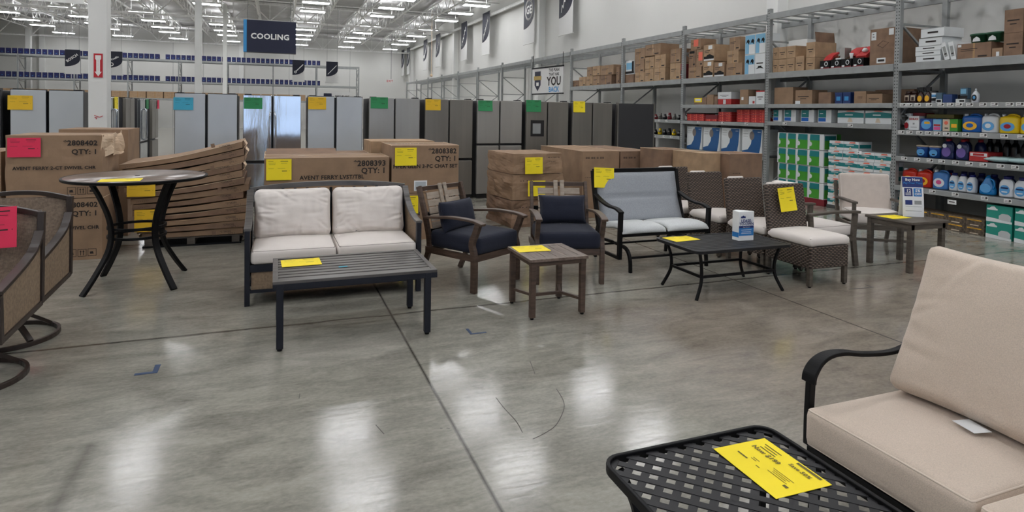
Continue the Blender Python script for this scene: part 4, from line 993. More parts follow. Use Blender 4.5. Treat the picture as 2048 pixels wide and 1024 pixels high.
def carton(name,x0,x1,y0,y1,z0,z1,label,m=CARD,lines=(),rz=0.,ic=False,tape=True,group=None,cat='carton',dent=0.,seed=0,ink=True,top=CIN,flap=False):
    """big shipping carton, printed on the -y side"""
    w,d,h=x1-x0,y1-y0,z1-z0
    t=empty(name,((x0+x1)/2,y0,z0),label,cat,group,rz)
    mb=MB()
    if dent:
        nx,ny,nz=14,8,9; vs=[]; fs=[]; idx={}
        def D(u,v,q):
            p=Vector(((u-.5)*w,v*d,q*h))
            e=max(abs(u-.5)*2,abs(v-.5)*2)
            k=noise.noise(Vector((p.x*5+seed,p.y*5,p.z*6)))*dent+noise.noise(Vector((p.x*13+seed,p.y*12,p.z*15+seed)))*dent*.5
            buck=math.sin(q*PI)**.5 if 0<q<1 else 0
            nrm=Vector(((u-.5)*2 if abs(u-.5)>.49 else 0,(v-.5)*2 if abs(v-.5)>.49 else 0,0))
            p+=nrm*k*(.25+buck)
            if q>.99: p.z-=abs(k)*.6*e
            return p
        def vid(i,j,k):
            if (i,j,k) not in idx: idx[(i,j,k)]=len(vs); vs.append(D(i/nx,j/ny,k/nz))
            return idx[(i,j,k)]
        for i in range(nx):
            for k in range(nz): fs.append((vid(i,0,k),vid(i+1,0,k),vid(i+1,0,k+1),vid(i,0,k+1))); fs.append((vid(i,ny,k),vid(i,ny,k+1),vid(i+1,ny,k+1),vid(i+1,ny,k)))
        for j in range(ny):
            for k in range(nz): fs.append((vid(0,j,k),vid(0,j,k+1),vid(0,j+1,k+1),vid(0,j+1,k))); fs.append((vid(nx,j,k),vid(nx,j+1,k),vid(nx,j+1,k+1),vid(nx,j,k+1)))
        f2=[]
        for i in range(nx):
            for j in range(ny): f2.append((vid(i,j,nz),vid(i+1,j,nz),vid(i+1,j+1,nz),vid(i,j+1,nz))); fs.append((vid(i,j,0),vid(i,j+1,0),vid(i+1,j+1,0),vid(i+1,j,0)))
        mb.add(vs,fs+f2,m); mb.build('carton_body',t)
    else:
        mb.box(-w/2,w/2,0,d,0,h,m)
        mb.box(-w/2+.01,w/2-.01,d/2-.003,d/2+.003,h,h+.0015,CARD3)
        for k in (-1,1): mb.box(k*w/2-.003,k*w/2+.003,.0,d,h-.002,h+.003,top)
        if tape: mb.box(-w/2-.0015,w/2+.0015,d/2-.035,d/2+.035,h,h+.0022,TAPEM)
        mb.build('carton_body',t,bevel=.006)
    if flap:
        mb=MB(); mb.bar([(-w/2,.0,h),(-w/2-.0,.0-.1,h+.08)],.004,w*.1,m) ; mb.M=Matrix()
    if lines or ic:
        mb=MB()
        yy=-.0015-dent*.9
        for (s,x,z,sz,al) in lines:
            mb.text(s,(x-w/2 if al=='LEFT' else (w/2-x if al=='RIGHT' else x),yy,z*h),sz,INK,al=al,bold=True)
        if ic: icons(mb,w/2-.30 if w>.5 else -w/2+.03,.035,.075,yy)
        mb.build('printed_marks',t)
    return t
c=carton('shipping_carton',-2.44,-1.645,7.38,8.08,.0,.625,'lower brown swivel chair carton at left, under the one with the pink sign',lines=(('*2808402',.04,.86,.07,'RIGHT'),('QTY: 1',.04,.72,.07,'RIGHT'),('AVENT FERRY 2-CT SWIVEL CHR',0,.50,.048,'CENTER')),ic=True)
c=carton('shipping_carton',-2.45,-1.645,7.38,8.08,.632,1.265,'upper brown swivel chair carton at left with the pink sign',lines=(('*2808402',.04,.84,.07,'RIGHT'),('QTY: 1',.04,.70,.07,'RIGHT'),('AVENT FERRY 2-CT SWIVEL CHR',0,.46,.045,'CENTER')),ic=True,dent=.006,seed=3)
# torn packing hanging open at its corner
mb=MB(); P=[(-1.66,7.375,1.25),(-1.62,7.30,1.19),(-1.60,7.33,1.05),(-1.655,7.37,.95)]
vs=[]; fs=[]
for i in range(9):
    for j in range(9):
        u,v=i/8,j/8; q=Vector((-1.66+u*.10,7.372+u*.55,1.275-v*.22)); q+=Vector((noise.noise(q*9)*.05,-.02*math.sin(v*6),noise.noise(q*7+Vector((3,1,2)))*.05)); vs.append(q)
for i in range(8):
    for j in range(8): a=i*9+j; fs.append((a,a+9,a+10,a+1))
mb.add(vs,fs,CIN); o=mb.build('torn_wrap',c); q=o.modifiers.new('t','SOLIDIFY'); q.thickness=.004
o.matrix_parent_inverse=Matrix.Translation(c.location).inverted()
carton('shipping_carton',-2.35,-1.655,8.6,9.3,.0,1.285,'brown carton behind the upper swivel chair carton, only its top and right edge showing',dent=.004,seed=8)
carton('shipping_carton',-3.35,-2.50,7.42,8.1,.0,1.10,'brown carton cut by the left edge of the photo',ic=False)
sheet('paper_sign',.27,.19,PNK,MXY((-2.43,7.362,1.05)),'dark pink paper sign on the upper swivel chair carton',curl=.006)
# flat carton stack with bowed boxes
prev=0.10
N_=13
mb=MB(); mb.box(-1.36,-.36,7.78,8.6,.0,.02,BLK); 
for x in (-1.3,-.88,-.42): mb.box(x-.04,x+.04,7.78,8.6,.02,.09,WOODT)
mb.box(-1.38,-.34,7.78,8.6,.09,.105,WOODT); tag(mb.build('pallet'),'low dark pallet under the leaning stack of flat cartons','pallet')
LF=['lowest flat carton of the leaning stack, with a crushed corner','second flat carton from the bottom of the leaning stack','third flat carton from the bottom of the leaning stack','fourth flat carton from the bottom of the leaning stack','fifth flat carton from the bottom of the leaning stack','sixth flat carton from the bottom of the leaning stack','middle flat carton of the leaning stack','sixth flat carton from the top of the leaning stack','fifth flat carton from the top of the leaning stack','fourth flat carton from the top of the leaning stack','third flat carton from the top of the leaning stack','second flat carton from the top of the leaning stack','topmost flat carton of the leaning stack, sloping up to the right']
N_=len(LF)
def zl(k): return .108+.83*(k/N_)          # left end heights
def zr(k): return .112+1.075*(k/N_)**1.0    # right end heights
rd=random.Random(5); jag=[rd.uniform(.002,.016) for _ in range(20)]
for k in range(N_):
    xl=-1.37-.23*(k/N_)+rd.uniform(-.02,.02); xr=-.31+rd.uniform(-.045,.03)
    t=empty('flat_carton',(0,7.75,0),LF[k],'carton','flat cartons in the leaning stack')
    n=12; vs=[]; fs=[]; y0=rd.uniform(-.02,.02); dd=.82
    bow=.03*math.sin(k*.9)*(k/N_)
    for i in range(n+1):
        u=i/n; x=xl+(xr-xl)*u
        s=u+0.0; g=lambda q:(1-s)*zl(q)+s*zr(q)-.028*math.sin(PI*u)*(q/N_)
        zb=g(k)+.001; zt=g(k+1)-.003-jag[k]*math.sin(PI*min(1,u*1.3))
        bb=.012*noise.noise(Vector((u*4,k*3.3,0)))
        for (yy,zz) in ((y0+.003+bb,zb),(y0+bb,zb+.004),(y0-.003+bb,zt-.004),(dd,zt),(dd,zb)): vs.append((x,yy,zz))
    for i in range(n):
        a=i*5
        for q in range(5): fs.append((a+q,a+5+q,a+5+(q+1)%5,a+(q+1)%5))
    fs.append((0,1,2,3,4)); fs.append(tuple(n*5+q for q in (4,3,2,1,0)))
    m=[CARD,CARD3,CARD,CARD3][k%4]
    mb=MB(); mb.add(vs,fs,m); mb.bar([(vs[i*5+2][0],vs[i*5+2][1]+.012,vs[i*5+2][2]) for i in range(n+1)],.03,.0025,CIN if k in (3,7,9,12) else CARD2); mb.build('carton_body',t)
    mb=MB(); zz=(zr(k)+zr(k+1))/2; sl=math.atan2((zr(k)-zl(k))*1.15,1.05)
    xd=(math.cos(sl),0,math.sin(sl)); up=(-math.sin(sl),0,math.cos(sl))
    mb.text('*2758285',(xr-.24,y0-.022,zz-.012-.03*(k/N_)),.030,INK,xd,up,bold=False); mb.text('QTY: 1',(xr-.155,y0-.022,zz-.035-.02*(k/N_)),.026,INK,xd,up,bold=False)
    if k%3==0:
        mb.M=T3((xr-.32,y0-.02,zz-.04))@RY(-sl); mb.box(0,.04,0,.001,0,.045,CARD3); mb.M=Matrix()
    mb.text('PATIO FURNITURE' if 0 else '- - - - - - -',(xl+.06,y0-.02,(zl(k)+zl(k+1))/2-.01),.03,INK,xd,up,bold=False)
    mb.build('printed_marks',t)
    # crushed pale end on the upper right boxes
    if k in (0,9,11,12):
        xx,za,zb=(xr,zr(k),zr(k+1)) if k else (xl,zl(k)-.0,zl(k+1))
        vs=[]; fs=[]; mb=MB(); sg=1 if k else -1
        for i in range(7):
            for j in range(7):
                u,v=i/6,j/6; q=Vector((xx+sg*(.01+.05*u),y0+.0+v*.35-.01,za+(zb-za)*(1-u*.2)))
                q+=Vector((noise.noise(Vector((u*5,v*6,k)))*.035,noise.noise(Vector((u*5+9,v*6,k)))*.02,noise.noise(Vector((u*4,v*5+7,k)))*.05-.02*u)); vs.append(q)
        for i in range(6):
            for j in range(6): a=i*7+j; fs.append((a,a+7,a+8,a+1))
        vs2=[Vector((xx+sg*(.012+.028*(1-abs(2*i/6-1))+.012*noise.noise(Vector((i*1.3,j*1.1,k)))),y0+j/6*.3,za+(zb-za)*i/6)) for i in range(7) for j in range(7)]
        mb.add(vs2,fs,CIN); o=mb.build('crushed_end',t); q=o.modifiers.new('t','SOLIDIFY'); q.thickness=.004
for x,z,w,h,m,l in ((-1.49,.585,.27,.15,YELD,'amber paper sign on the leaning stack of flat cartons, just under the bistro table top'),(-1.42,.20,.27,.24,YELD,'amber paper sign on the leaning stack seen between the bistro table legs')):
    sheet('paper_sign',w,h,m,MXY((x,7.695,z)),l,curl=.004)
# middle cartons
carton('shipping_carton',-.11,1.27,7.38,8.08,.0,1.01,'wide brown carton for a love seat and table, behind the cream love seat',lines=(('*2808393',.04,.90,.09,'RIGHT'),('QTY: 1',.04,.815,.09,'RIGHT'),('AVENT FERRY LVST/TBL',.04,.755,.064,'CENTER')))
carton('shipping_carton',-.12,1.16,8.15,8.85,.0,.995,'brown carton with its dark flap standing open, behind the wide love seat carton',m=CARD3)
mb=MB(); mb.M=T3((.12,8.16,1.0))@RX(R(12)); mb.box(-.22,.62,0,.25,0,.006,CARD3); tag(mb.build('cardboard_flap'),'dark loose cardboard flap standing on the carton behind the love seat carton','cardboard')
sheet('paper_sign',.265,.235,YEL,MXY((-.09,7.365,.765)),'yellow paper sign on the wide love seat carton',curl=.006)
mid=[(.0,.565),(.572,1.145)]
for i,(a,b) in enumerate(mid):
    carton('shipping_carton',1.30,2.125,7.38,8.15,a,b,['lower brown chat set carton behind the navy armchair','upper brown chat set carton with the yellow sign and white label'][i],lines=(('*2808382',.03,.83,.085,'RIGHT'),('QTY: 1',.03,.67,.085,'RIGHT'),('PIPER GLEN 3-PC CHAT SET',.0,.525,.061,'CENTER')))
carton('shipping_carton',1.17,2.02,8.2,8.9,.0,1.155,'brown carton standing behind the upper chat set carton',m=CARD2,dent=.003)
sheet('paper_sign',.26,.215,YEL,MXY((1.335,7.365,.905)),'yellow paper sign on the upper chat set carton',curl=.006)
sheet('paper_sign',.22,.215,YEL,MXY((1.40,7.365,.325)),'yellow paper sign on the lower chat set carton, partly behind the navy armchair',curl=.004)
mb=MB(); mb.box(0,.16,-.002,0,0,.125,WHT); mb.box(.015,.145,-.003,-.002,.015,.11,mat('label_grey',(178,186,190),.6)); tag(mb.build('shipping_label',loc=(1.57,7.378,.595)),'small white shipping label on the upper chat set carton','label')
# crumpled stack
for i,(a,b,l,sd) in enumerate(((.0,.37,'lowest crumpled brown carton of the sagging stack, with a torn corner',11),(.375,.72,'middle crumpled brown carton of the sagging stack',17),(.725,1.005,'topmost brown carton of the sagging stack, carrying the upper yellow sign',23))):
    carton('crumpled_carton',2.98+.01*i,3.80-.02*i,7.80,8.62,a,b,l,rz=R(6),dent=.045-.012*i,seed=sd,m=[CARD3,CARD,CARD][i],lines=(('- -  - -- -',.1,.72,.06,'LEFT'),(' II ',.12,.2,.08,'RIGHT')) if i<2 else (('STYLE SOLUT' if 0 else '-- - --- --',.05,.75,.05,'RIGHT'),('- - - -',.12,.55,.04,'RIGHT')))
sheet('paper_sign',.265,.225,YEL,MXY((3.16,7.735,.73),R(3)),'yellow paper sign on the topmost carton of the sagging stack',curl=.01)
sheet('paper_sign',.26,.21,YEL,MXY((3.20,7.72,.43),R(3),0,R(1)),'yellow paper sign lower on the sagging stack, behind the forward-facing navy armchair',curl=.012)
# big pair
carton('shipping_carton',4.27,4.895,8.2,9.75,.0,1.0,'large tan carton with its long side showing, left of a pair behind the bench',m=CARD,lines=(('== == = ==',.05,.88,.06,'LEFT'),('- -- ---',.05,.6,.04,'LEFT')))
carton('shipping_carton',4.915,5.50,8.2,9.75,.0,.995,'large tan carton at the right of the matching pair behind the glider bench',m=CARD3,lines=(('== == =',.05,.88,.06,'LEFT'),('--- ==',.1,.7,.06,'RIGHT')))
carton('shipping_carton',5.62,6.16,6.6,7.15,.0,1.055,'brown carton right of the three behind the wicker chairs',m=CARD3,lines=(('-- --- --',.05,.75,.04,'LEFT'),))
carton('shipping_carton',5.36,5.615,6.78,7.5,.0,1.055,'orange-tan narrow carton in the middle of the three behind the wicker chairs',m=CARD2,lines=(('-----',.03,.75,.04,'LEFT'),))
carton('shipping_carton',5.2,5.62,7.52,8.1,.0,1.06,'brown carton at the left of the three behind the wicker chairs',m=CARD3)
# ================================================================ goods on the pallet rack
RY0=8.95
def gcarton(y0,y1,z0,z1,label,m=CARD,group='cartons on the rack top shelf',d=.36,marks=1,x=RY0,name='carton',cat='carton',extra=None,dx=0.):
    mb=MB(); w=y1-y0; h=z1-z0
    # local x runs along -y world ; face toward -x world
    mb.box(0,w,0,d,0,h,m)
    if marks==1:
        mb.box(w*.1,w*.6,-.001,0,h*.62,h*.66,INK); mb.box(w*.1,w*.5,-.001,0,h*.52,h*.55,INK); mb.box(w*.62,w*.88,-.001,0,h*.1,h*.2,INK)
        mb.box(w*.47,w*.53,-.0008,0,0,h,TAPEM)
    elif marks==2:
        mb.box(w*.15,w*.8,-.001,0,h*.5,h*.56,INK); mb.box(w*.3,w*.65,-.001,0,h*.35,h*.4,INK)
    if extra: extra(mb,w,h)
    o=mb.build(name,bevel=.003,seg=1,loc=(x+dx,y1,z0),rot=(0,0,-PI/2)); return tag(o,label,cat,group)
def lab(c,x0,x1,z0,z1): 
    return lambda mb,w,h: mb.box(w*x0,w*x1,-.003,0,h*z0,h*z1,c)
ORG=mat('orange_label',(232,112,88),.6); REDC=mat('red_carton',(178,44,44),.6,var=.06,scale=20); REDD=mat('dark_red_carton',(120,26,36),.6)
BLUC=mat('blue_carton',(22,84,140),.5); TEAL=mat('teal_pack',(28,122,124),.4); GRNP=mat('green_pack',(70,150,50),.35); WHP=mat('white_pack',(218,222,222),.35); TEALG=mat('teal_carton',(32,138,122),.5); SKYP=mat('sky_pack',(120,176,208),.5)
# --- bay far (y 15-18)
Z=2.395
data=[
(17.49,17.98,0,.2,CARD3,'small brown carton at the far left end of the upper rack goods'),
(17.02,17.46,0,.29,CARD2,'tan carton second from the far left end of the upper rack goods'),
(16.57,16.99,0,.29,CARD2,'tan carton third from the far left, under two smaller cartons'),
(16.14,16.55,0,.28,CARD,'tan carton fourth from the far left on the top shelf'),
(15.45,16.12,0,.27,CARD3,'wide brown carton fifth from the far left on the top shelf'),
(16.62,16.94,.295,.57,CARD,'left carton of the upper three on the far left pile'),
(16.12,16.59,.295,.575,CARD2,'middle carton of the upper three on the far left pile'),
(15.35,16.09,.28,.56,CARD,'right carton of the upper three on the far left pile'),
(15.02,15.2,0,.48,CARD3,'narrow dark brown carton standing beside the open tray carton on the top shelf'),
(13.78,14.22,0,.26,CARD2,'bottom carton of the narrow column left of the six tan cartons'),
(13.80,14.24,.262,.59,CARD,'middle carton of the narrow column left of the six tan cartons'),
(13.77,14.25,.592,.89,CARD,'top carton of the narrow column left of the six tan cartons'),
(13.36,13.76,0,.32,CARD2,'lower left of the tan cartons stacked three high on the top shelf'),
(12.86,13.34,0,.325,CARD2,'lower right of the tan cartons stacked three high on the top shelf'),
(13.34,13.76,.328,.63,CARD2,'middle left of the tan cartons stacked three high on the top shelf'),
(12.85,13.32,.328,.65,CARD2,'middle right of the tan cartons stacked three high on the top shelf'),
(13.08,13.76,.655,.94,CARD,'widest carton crowning the tan stack three high'),
(12.25,12.66,0,.40,CARD2,'pale lidded carton just left of a rack post on the top shelf'),
(12.26,12.66,.41,.74,CARD,'brown carton on top of the pale lidded carton by the rack post'),
(11.48,11.94,0,.26,CARD,'lowest carton in the pile right of the rack post with orange labels'),
(11.69,11.94,.262,.65,CARD3,'tall narrow carton in the pile with orange labels'),
(11.44,11.67,.262,.64,CARD,'carton wearing the lower orange label'),
(11.52,11.88,.652,.89,CARD,'carton wearing the upper orange label, top of its pile'),
(11.08,11.42,0,.355,CARD2,'lower carton with a dark sole print and white patch'),
(11.05,11.42,.36,.72,CARD2,'upper carton with a dark sole print and white patch'),
(10.72,11.05,0,.31,CARD,'carton with a red striped base beside the sole print cartons'),
(10.18,10.66,0,.26,CARD,'wide lower carton beside the white and blue poster cartons'),
(10.30,10.64,.262,.53,CARD2,'middle carton beside the white and blue poster cartons'),
(10.26,10.58,.532,.80,CARD,'top carton beside the white and blue poster cartons')]
for y0,y1,a,b,m,l in data:
    ex=None
    if 'upper orange' in l: ex=lab(ORG,.3,.75,.3,.95)
    elif 'lower orange' in l: ex=lab(ORG,.35,.95,.35,.85)
    elif 'sole print' in l: ex=lambda mb,w,h:(mb.box(w*.45,w*.8,-.003,0,h*.72,h*.95,WHP),mb.box(w*.05,w*.95,-.003,0,h*.14,h*.30,BLK),mb.box(w*.05,w*.95,-.003,0,h*.04,h*.13,WHP),mb.prism([(w*.15,h*.14),(w*.9,h*.3),(w*.6,h*.42),(w*.35,h*.38)],.002,BLK,'y',-.004))
    elif 'striped' in l: ex=lambda mb,w,h:(mb.box(w*.05,w*.95,-.003,0,h*.05,h*.2,REDC),mb.box(w*.1,w*.7,-.003,0,h*.22,h*.42,WHP),mb.box(w*.2,w*.5,-.004,0,h*.26,h*.36,BLK))
    elif 'narrow carton in the pile' in l: ex=lambda mb,w,h: mb.box(w*.1,w*.8,-.003,0,h*.8,h*.95,BLK)
    gcarton(y0,y1,Z+a,Z+b,l,m,extra=ex,d=.55 if 'tan' in l or 'crown' in l else .42,x=RY0-.03)
# tray, appliance box
gcarton(14.29,14.705,Z,Z+.23,'open brown tray carton on the top shelf below a white and black box',CARD3,marks=0,x=RY0-.03)
gcarton(14.28,14.70,Z+.235,Z+.60,'white box printed with a black appliance on the tray carton',WHP,marks=0,extra=lambda mb,w,h:(mb.box(w*.1,w*.75,-.003,0,h*.35,h*.85,SKYP),mb.box(w*.75,w*.98,-.003,0,h*.2,h*.95,BLK),mb.box(0,w,-.003,0,h*.05,h*.22,BLK)),x=RY0-.03)
gcarton(12.093,12.245,Z,Z+.36,'narrow red and black carton right behind a rack post on the top shelf',REDD,marks=0,extra=lambda mb,w,h:(mb.box(w*.1,w*.9,-.003,0,h*.2,h*.6,BLK),mb.lathe([(.05,0),(.05,.006)],WHP,12,(w*.5,-.006,h*.3))),x=RY0-.03)
def poster(mb,w,h):
    mb.box(w*.03,w*.97,-.003,0,h*.5,h*.97,SKYP)
    mb.box(w*.03,w*.4,-.003,0,h*.03,h*.5,SKYP)
    for u in (.3,.75):
        mb.prism([(w*(u-.18),h*.55),(w*(u-.05),h*.62),(w*(u+.1),h*.5),(w*(u+.17),h*.68),(w*(u+.05),h*.78),(w*(u-.1),h*.72)],.003,BLK,'y',-.006)
for i,(y0,y1,a,b,l) in enumerate(((9.83,10.11,0,.40,'lower left white and sky blue carton with black shapes'),(9.55,9.82,0,.40,'lower right white carton with small grey print beside the post'),(9.83,10.11,.405,.80,'upper left white and sky blue carton with black shapes'),(9.55,9.82,.405,.80,'upper right white and sky blue carton beside the post'))):
    gcarton(y0,y1,Z+a,Z+b,l,WHP,marks=0 if i!=1 else 2,extra=poster if i!=1 else lambda mb,w,h: mb.prism([(w*.1,h*.25),(w*.5,h*.3),(w*.9,h*.25),(w*.55,h*.4),(w*.4,h*.36)],.003,BLK,'y',-.005),x=RY0-.03)
# --- bay with red openers (y 6.8-9.3)
data=[(9.215,9.346,0,.25,'lower left tan carton of the small block beside the post'),(9.01,9.21,0,.245,'second lower tan carton of the small block beside the post'),(8.81,9.005,0,.25,'third lower tan carton of the small block'),(9.215,9.346,.255,.48,'upper left tan carton of the small block beside the post'),(9.01,9.21,.255,.475,'upper second tan carton of the small block'),(8.80,9.005,.255,.475,'upper third tan carton of the small block, with its side showing'),(8.595,8.79,0,.27,'single tan carton standing right of the small block'),(8.355,8.55,0,.225,'lower carton under the one with a raised flap'),(8.355,8.55,.23,.50,'tan carton with a dark flap raised above it')]
for y0,y1,a,b,l in data: 
    o=gcarton(y0,y1,Z+a,Z+b,l,CARD2,d=.5,marks=2,x=RY0-.03)
mb=MB(); mb.M=RY(R(-8)); mb.box(0,.004,0,.45,0,.2,CARD3); mb.build('raised_flap',o,loc=(.19,.02,.25))
def opener(y0,l,kind):
    mb=MB(); w=.20
    mb.box(0,w,0,.42,0,.15,BLK); mb.box(0,w,-.001,0,0,.03,REDD); mb.box(.02,.07,-.002,0,.02,.045,WHP)
    mb.tube([(.13+math.cos(a)*.03,-.004,.09+math.sin(a)*.035) for a in [2*PI*i/14 for i in range(14)]],.006,WHP,5,True)
    mb.prism([(.12,.15),(.42,.15),(.42,.36),(.40,.36)],.004,CARD3,'x',w-.004); mb.prism([(.05,.15),(.42,.15),(.42,.30)],.004,CARD3,'x',0.)
    if kind==0: mb.bar(spline([(.10,.05,.13),(.10,.12,.22),(.10,.25,.29)],4),.15,.03,REDC,(0,0,1)); mb.box(.03,.12,.20,.36,.2,.24,ORG)
    elif kind==1: mb.box(.06,.15,.15,.3,.15,.36,STAIN); mb.box(.05,.16,.06,.15,.15,.18,WHP)
    elif kind==2: mb.bar(spline([(.10,.2,.2),(.10,.24,.28),(.10,.36,.34)],4),.19,.05,REDC,(0,0,1)); mb.lathe([(.03,0),(.02,.05),(.035,.12)],WHP,10,(.10,.12,.13))
    else: mb.bar(spline([(.10,.06,.16),(.10,.18,.24),(.10,.34,.34)],4),.19,.05,REDC,(0,0,1)); mb.lathe([(.03,0),(.05,.03),(.02,.07)],WHP,10,(.10,.15,.25)); mb.box(.0,.2,.06,.1,.15,.19,REDC)
    tag(mb.build('tool_display_box',loc=(RY0-.03,y0+.2,Z),rot=(0,0,-PI/2)),l,'box','open red and black tool boxes')
opener(8.04,'open black and red tool box with a bright red tool, leftmost of four',0)
opener(7.82,'open black tool box with a steel cylinder, second of four',1)
opener(7.61,'open black and red tool box with a white bulb shape, third of four',2)
opener(7.38,'open black and red tool box with tall side, rightmost of four',3)
gcarton(6.82,7.27,Z,Z+.58,'large brown carton with white labels standing behind the nearest rack post',CARD3,marks=0,d=.6,x=RY0-.03,extra=lambda mb,w,h:(mb.box(w*.05,w*.24,-.003,0,h*.70,h*.92,WHP),mb.box(w*.72,w*.9,-.003,0,h*.80,h*.97,WHP),mb.box(w*.28,w*.62,-.003,0,h*.06,h*.20,WHP),mb.box(w*.33,w*.58,-.004,0,h*.1,h*.16,INK),mb.box(w*.1,w*.16,-.004,0,h*.85,h*.87,INK),mb.box(w*.1,w*.18,-.004,0,h*.78,h*.80,INK),mb.bar([(w*.3,-.002,h*.55),(w*.5,-.002,h*.66),(w*.72,-.002,h*.60),(w*.5,-.002,h*.47),(w*.3,-.002,h*.55)],.003,.006,INK,(0,0,1))))
gcarton(8.85,9.3,Z+.485,Z+.62,'pale thin carton lying behind the small block of tan cartons',WHP,marks=0,d=.3,x=RY0+.3)
# --- nearest bay top shelf
for i,(y0,y1,a,b,dx,l) in enumerate(((6.13,6.50,0,.095,0,'bottom white carton of the five white cartons'),(6.14,6.51,.097,.165,0,'second white carton up in the white stack'),(6.13,6.51,.167,.235,0,'third white carton up in the white stack'),(6.12,6.46,.237,.355,.0,'fourth white carton up in the white stack'),(6.08,6.42,.358,.49,-.02,'topmost white carton of the white stack'))):
    gcarton(y0,y1,Z+a,Z+b,l,WHP,marks=0,group='white cartons',d=.42,dx=dx,x=RY0-.03,extra=lambda mb,w,h:(mb.box(w*.3,w*.75,-.003,0,h*.4,h*.6,INK),mb.box(0,w,-.002,0,h*.93,h,GREY)))
for i,(y,l) in enumerate(((6.02,'left one of two slim white cartons leaning on the white stack'),(5.93,'right one of two slim white cartons leaning on the white stack'))):
    mb=MB(); mb.M=RY(R(-16+i*4)); mb.box(0,.07,0,.4,0,.26,WHP); mb.box(.015,.055,-.003,0,.05,.2,GREY); mb.box(.02,.05,-.004,0,.08,.1,INK); tag(mb.build('slim_carton',loc=(RY0-.03,y+.05,Z+.001),rot=(0,0,-PI/2)),l,'carton','leaning white cartons')
gcarton(5.46,5.90,Z,Z+.215,'long low brown tray carton carrying green tubs',CARD3,marks=1,x=RY0-.03,extra=lab(WHP,.02,.12,.8,.95))
gcarton(5.32,5.45,Z,Z+.12,'small brown carton between the tray and the tall cartons',CARD,marks=0,x=RY0-.03,extra=lab(WHP,.4,.7,.1,.6))
GT=mat('green_tub',(18,74,48),.4)
for y,l in ((5.57,'dark green lidded tub on the brown tray, left one'),(5.37,'dark green lidded tub on the brown tray, right one')):
    mb=MB(); mb.lathe([(.085,0),(.095,.10),(.104,.10),(.104,.125),(.09,.13)],GT,20,(.1,.12,0),sx=1.05,sy=.9,sq=5); mb.lathe([(.04,0),(.04,.004)],WHP,14,(0,0,0)) if 0 else mb.prism([(.05,.02),(.15,.02),(.14,.06),(.10,.085),(.06,.06)],.004,WHP,'y',.028)
    tag(mb.build('green_tub',loc=(RY0-.03,y+.2,Z+.217),rot=(0,0,-PI/2)),l,'tub','green tubs')
gcarton(5.09,5.31,Z,Z+.30,'lower of the two tall brown cartons at the top right',CARD3,marks=2,x=RY0-.03)
gcarton(5.09,5.31,Z+.303,Z+.605,'upper of the two tall brown cartons at the top right',CARD3,marks=2,x=RY0-.03)
gcarton(4.84,5.07,Z,Z+.30,'lower brown carton cut by the right edge of the photo',CARD3,marks=2,x=RY0-.03)
gcarton(4.84,5.07,Z+.303,Z+.60,'upper brown carton cut by the right edge of the photo',CARD3,marks=2,x=RY0-.03)
# --- shelf z 1.795
Z=1.797; g='cartons on the fourth shelf'
gcarton(11.32,11.76,Z,Z+.16,'low brown tray with a yellow label on the shelf above the red cartons',CARD3,g,marks=0,extra=lambda mb,w,h:(mb.box(w*.05,w*.65,-.003,0,h*.35,h*.95,YEL),mb.box(w*.12,w*.55,-.004,0,h*.5,h*.8,WHP)))
gcarton(11.08,11.31,Z,Z+.22,'small brown carton right of the tray with a yellow label',CARD,g,marks=0)
gcarton(10.95,11.06,Z,Z+.18,'tiny brown carton beside the white topped red carton',CARD3,g,marks=0)
gcarton(10.52,10.93,Z,Z+.115,'red carton under a white one above the red carton rows',REDC,g,marks=0,extra=lab(WHP,.4,.6,.1,.9))
gcarton(10.52,10.94,Z+.118,Z+.265,'white carton on top of a single red carton',WHP,g,marks=2)
gcarton(10.02,10.26,Z,Z+.30,'upright brown carton with a small white label, before the white ones',CARD,g,marks=0,extra=lab(WHP,.2,.45,.3,.5),d=.3)
gcarton(9.82,10.0,Z,Z+.16,'short white carton with red corner',WHP,g,marks=0,extra=lab(REDC,.6,.9,.1,.4))
gcarton(9.57,9.8,Z,Z+.27,'taller white carton against the post with red top edge',WHP,g,marks=2,extra=lab(REDC,0,1,.9,1))
gcarton(8.86,9.32,Z,Z+.315,'largest brown carton on the shelf below the small tan block',CARD,g,marks=0)
gcarton(8.42,8.80,Z,Z+.25,'brown carton with a small white corner label on the fourth shelf',CARD,g,marks=2,extra=lab(WHP,.0,.3,.0,.22))
gcarton(8.02,8.28,Z,Z+.20,'dark brown carton left of the blue tubs',CARD3,g,marks=0)
BT=mat('blue_tub',(22,50,104),.4)
for y,l in ((7.79,'dark blue box-shaped tub on the fourth shelf, left of two'),(7.63,'dark blue box-shaped tub on the fourth shelf, right of two')):
    mb=MB(); mb.box(0,.145,0,.2,0,.165,BT); mb.box(-.004,.149,-.004,.204,.165,.19,BT); mb.box(.03,.11,-.003,0,.05,.12,SKYS); tag(mb.build('blue_tub',bevel=.006,loc=(RY0,y+.145,Z),rot=(0,0,-PI/2)),l,'tub','blue tubs')
gcarton(7.34,7.56,Z,Z+.20,'brown carton in front of a long one right of the blue tubs',CARD,g,marks=0,extra=lab(CARD3,.3,.7,.4,.6))
gcarton(7.05,7.33,Z,Z+.15,'low brown carton with a small print in the fourth shelf right part',CARD,g,marks=2)
gcarton(6.82,7.5,Z,Z+.23,'long dark brown carton behind two smaller ones near the post',CARD3,g,marks=0,d=.2,x=RY0+.4)
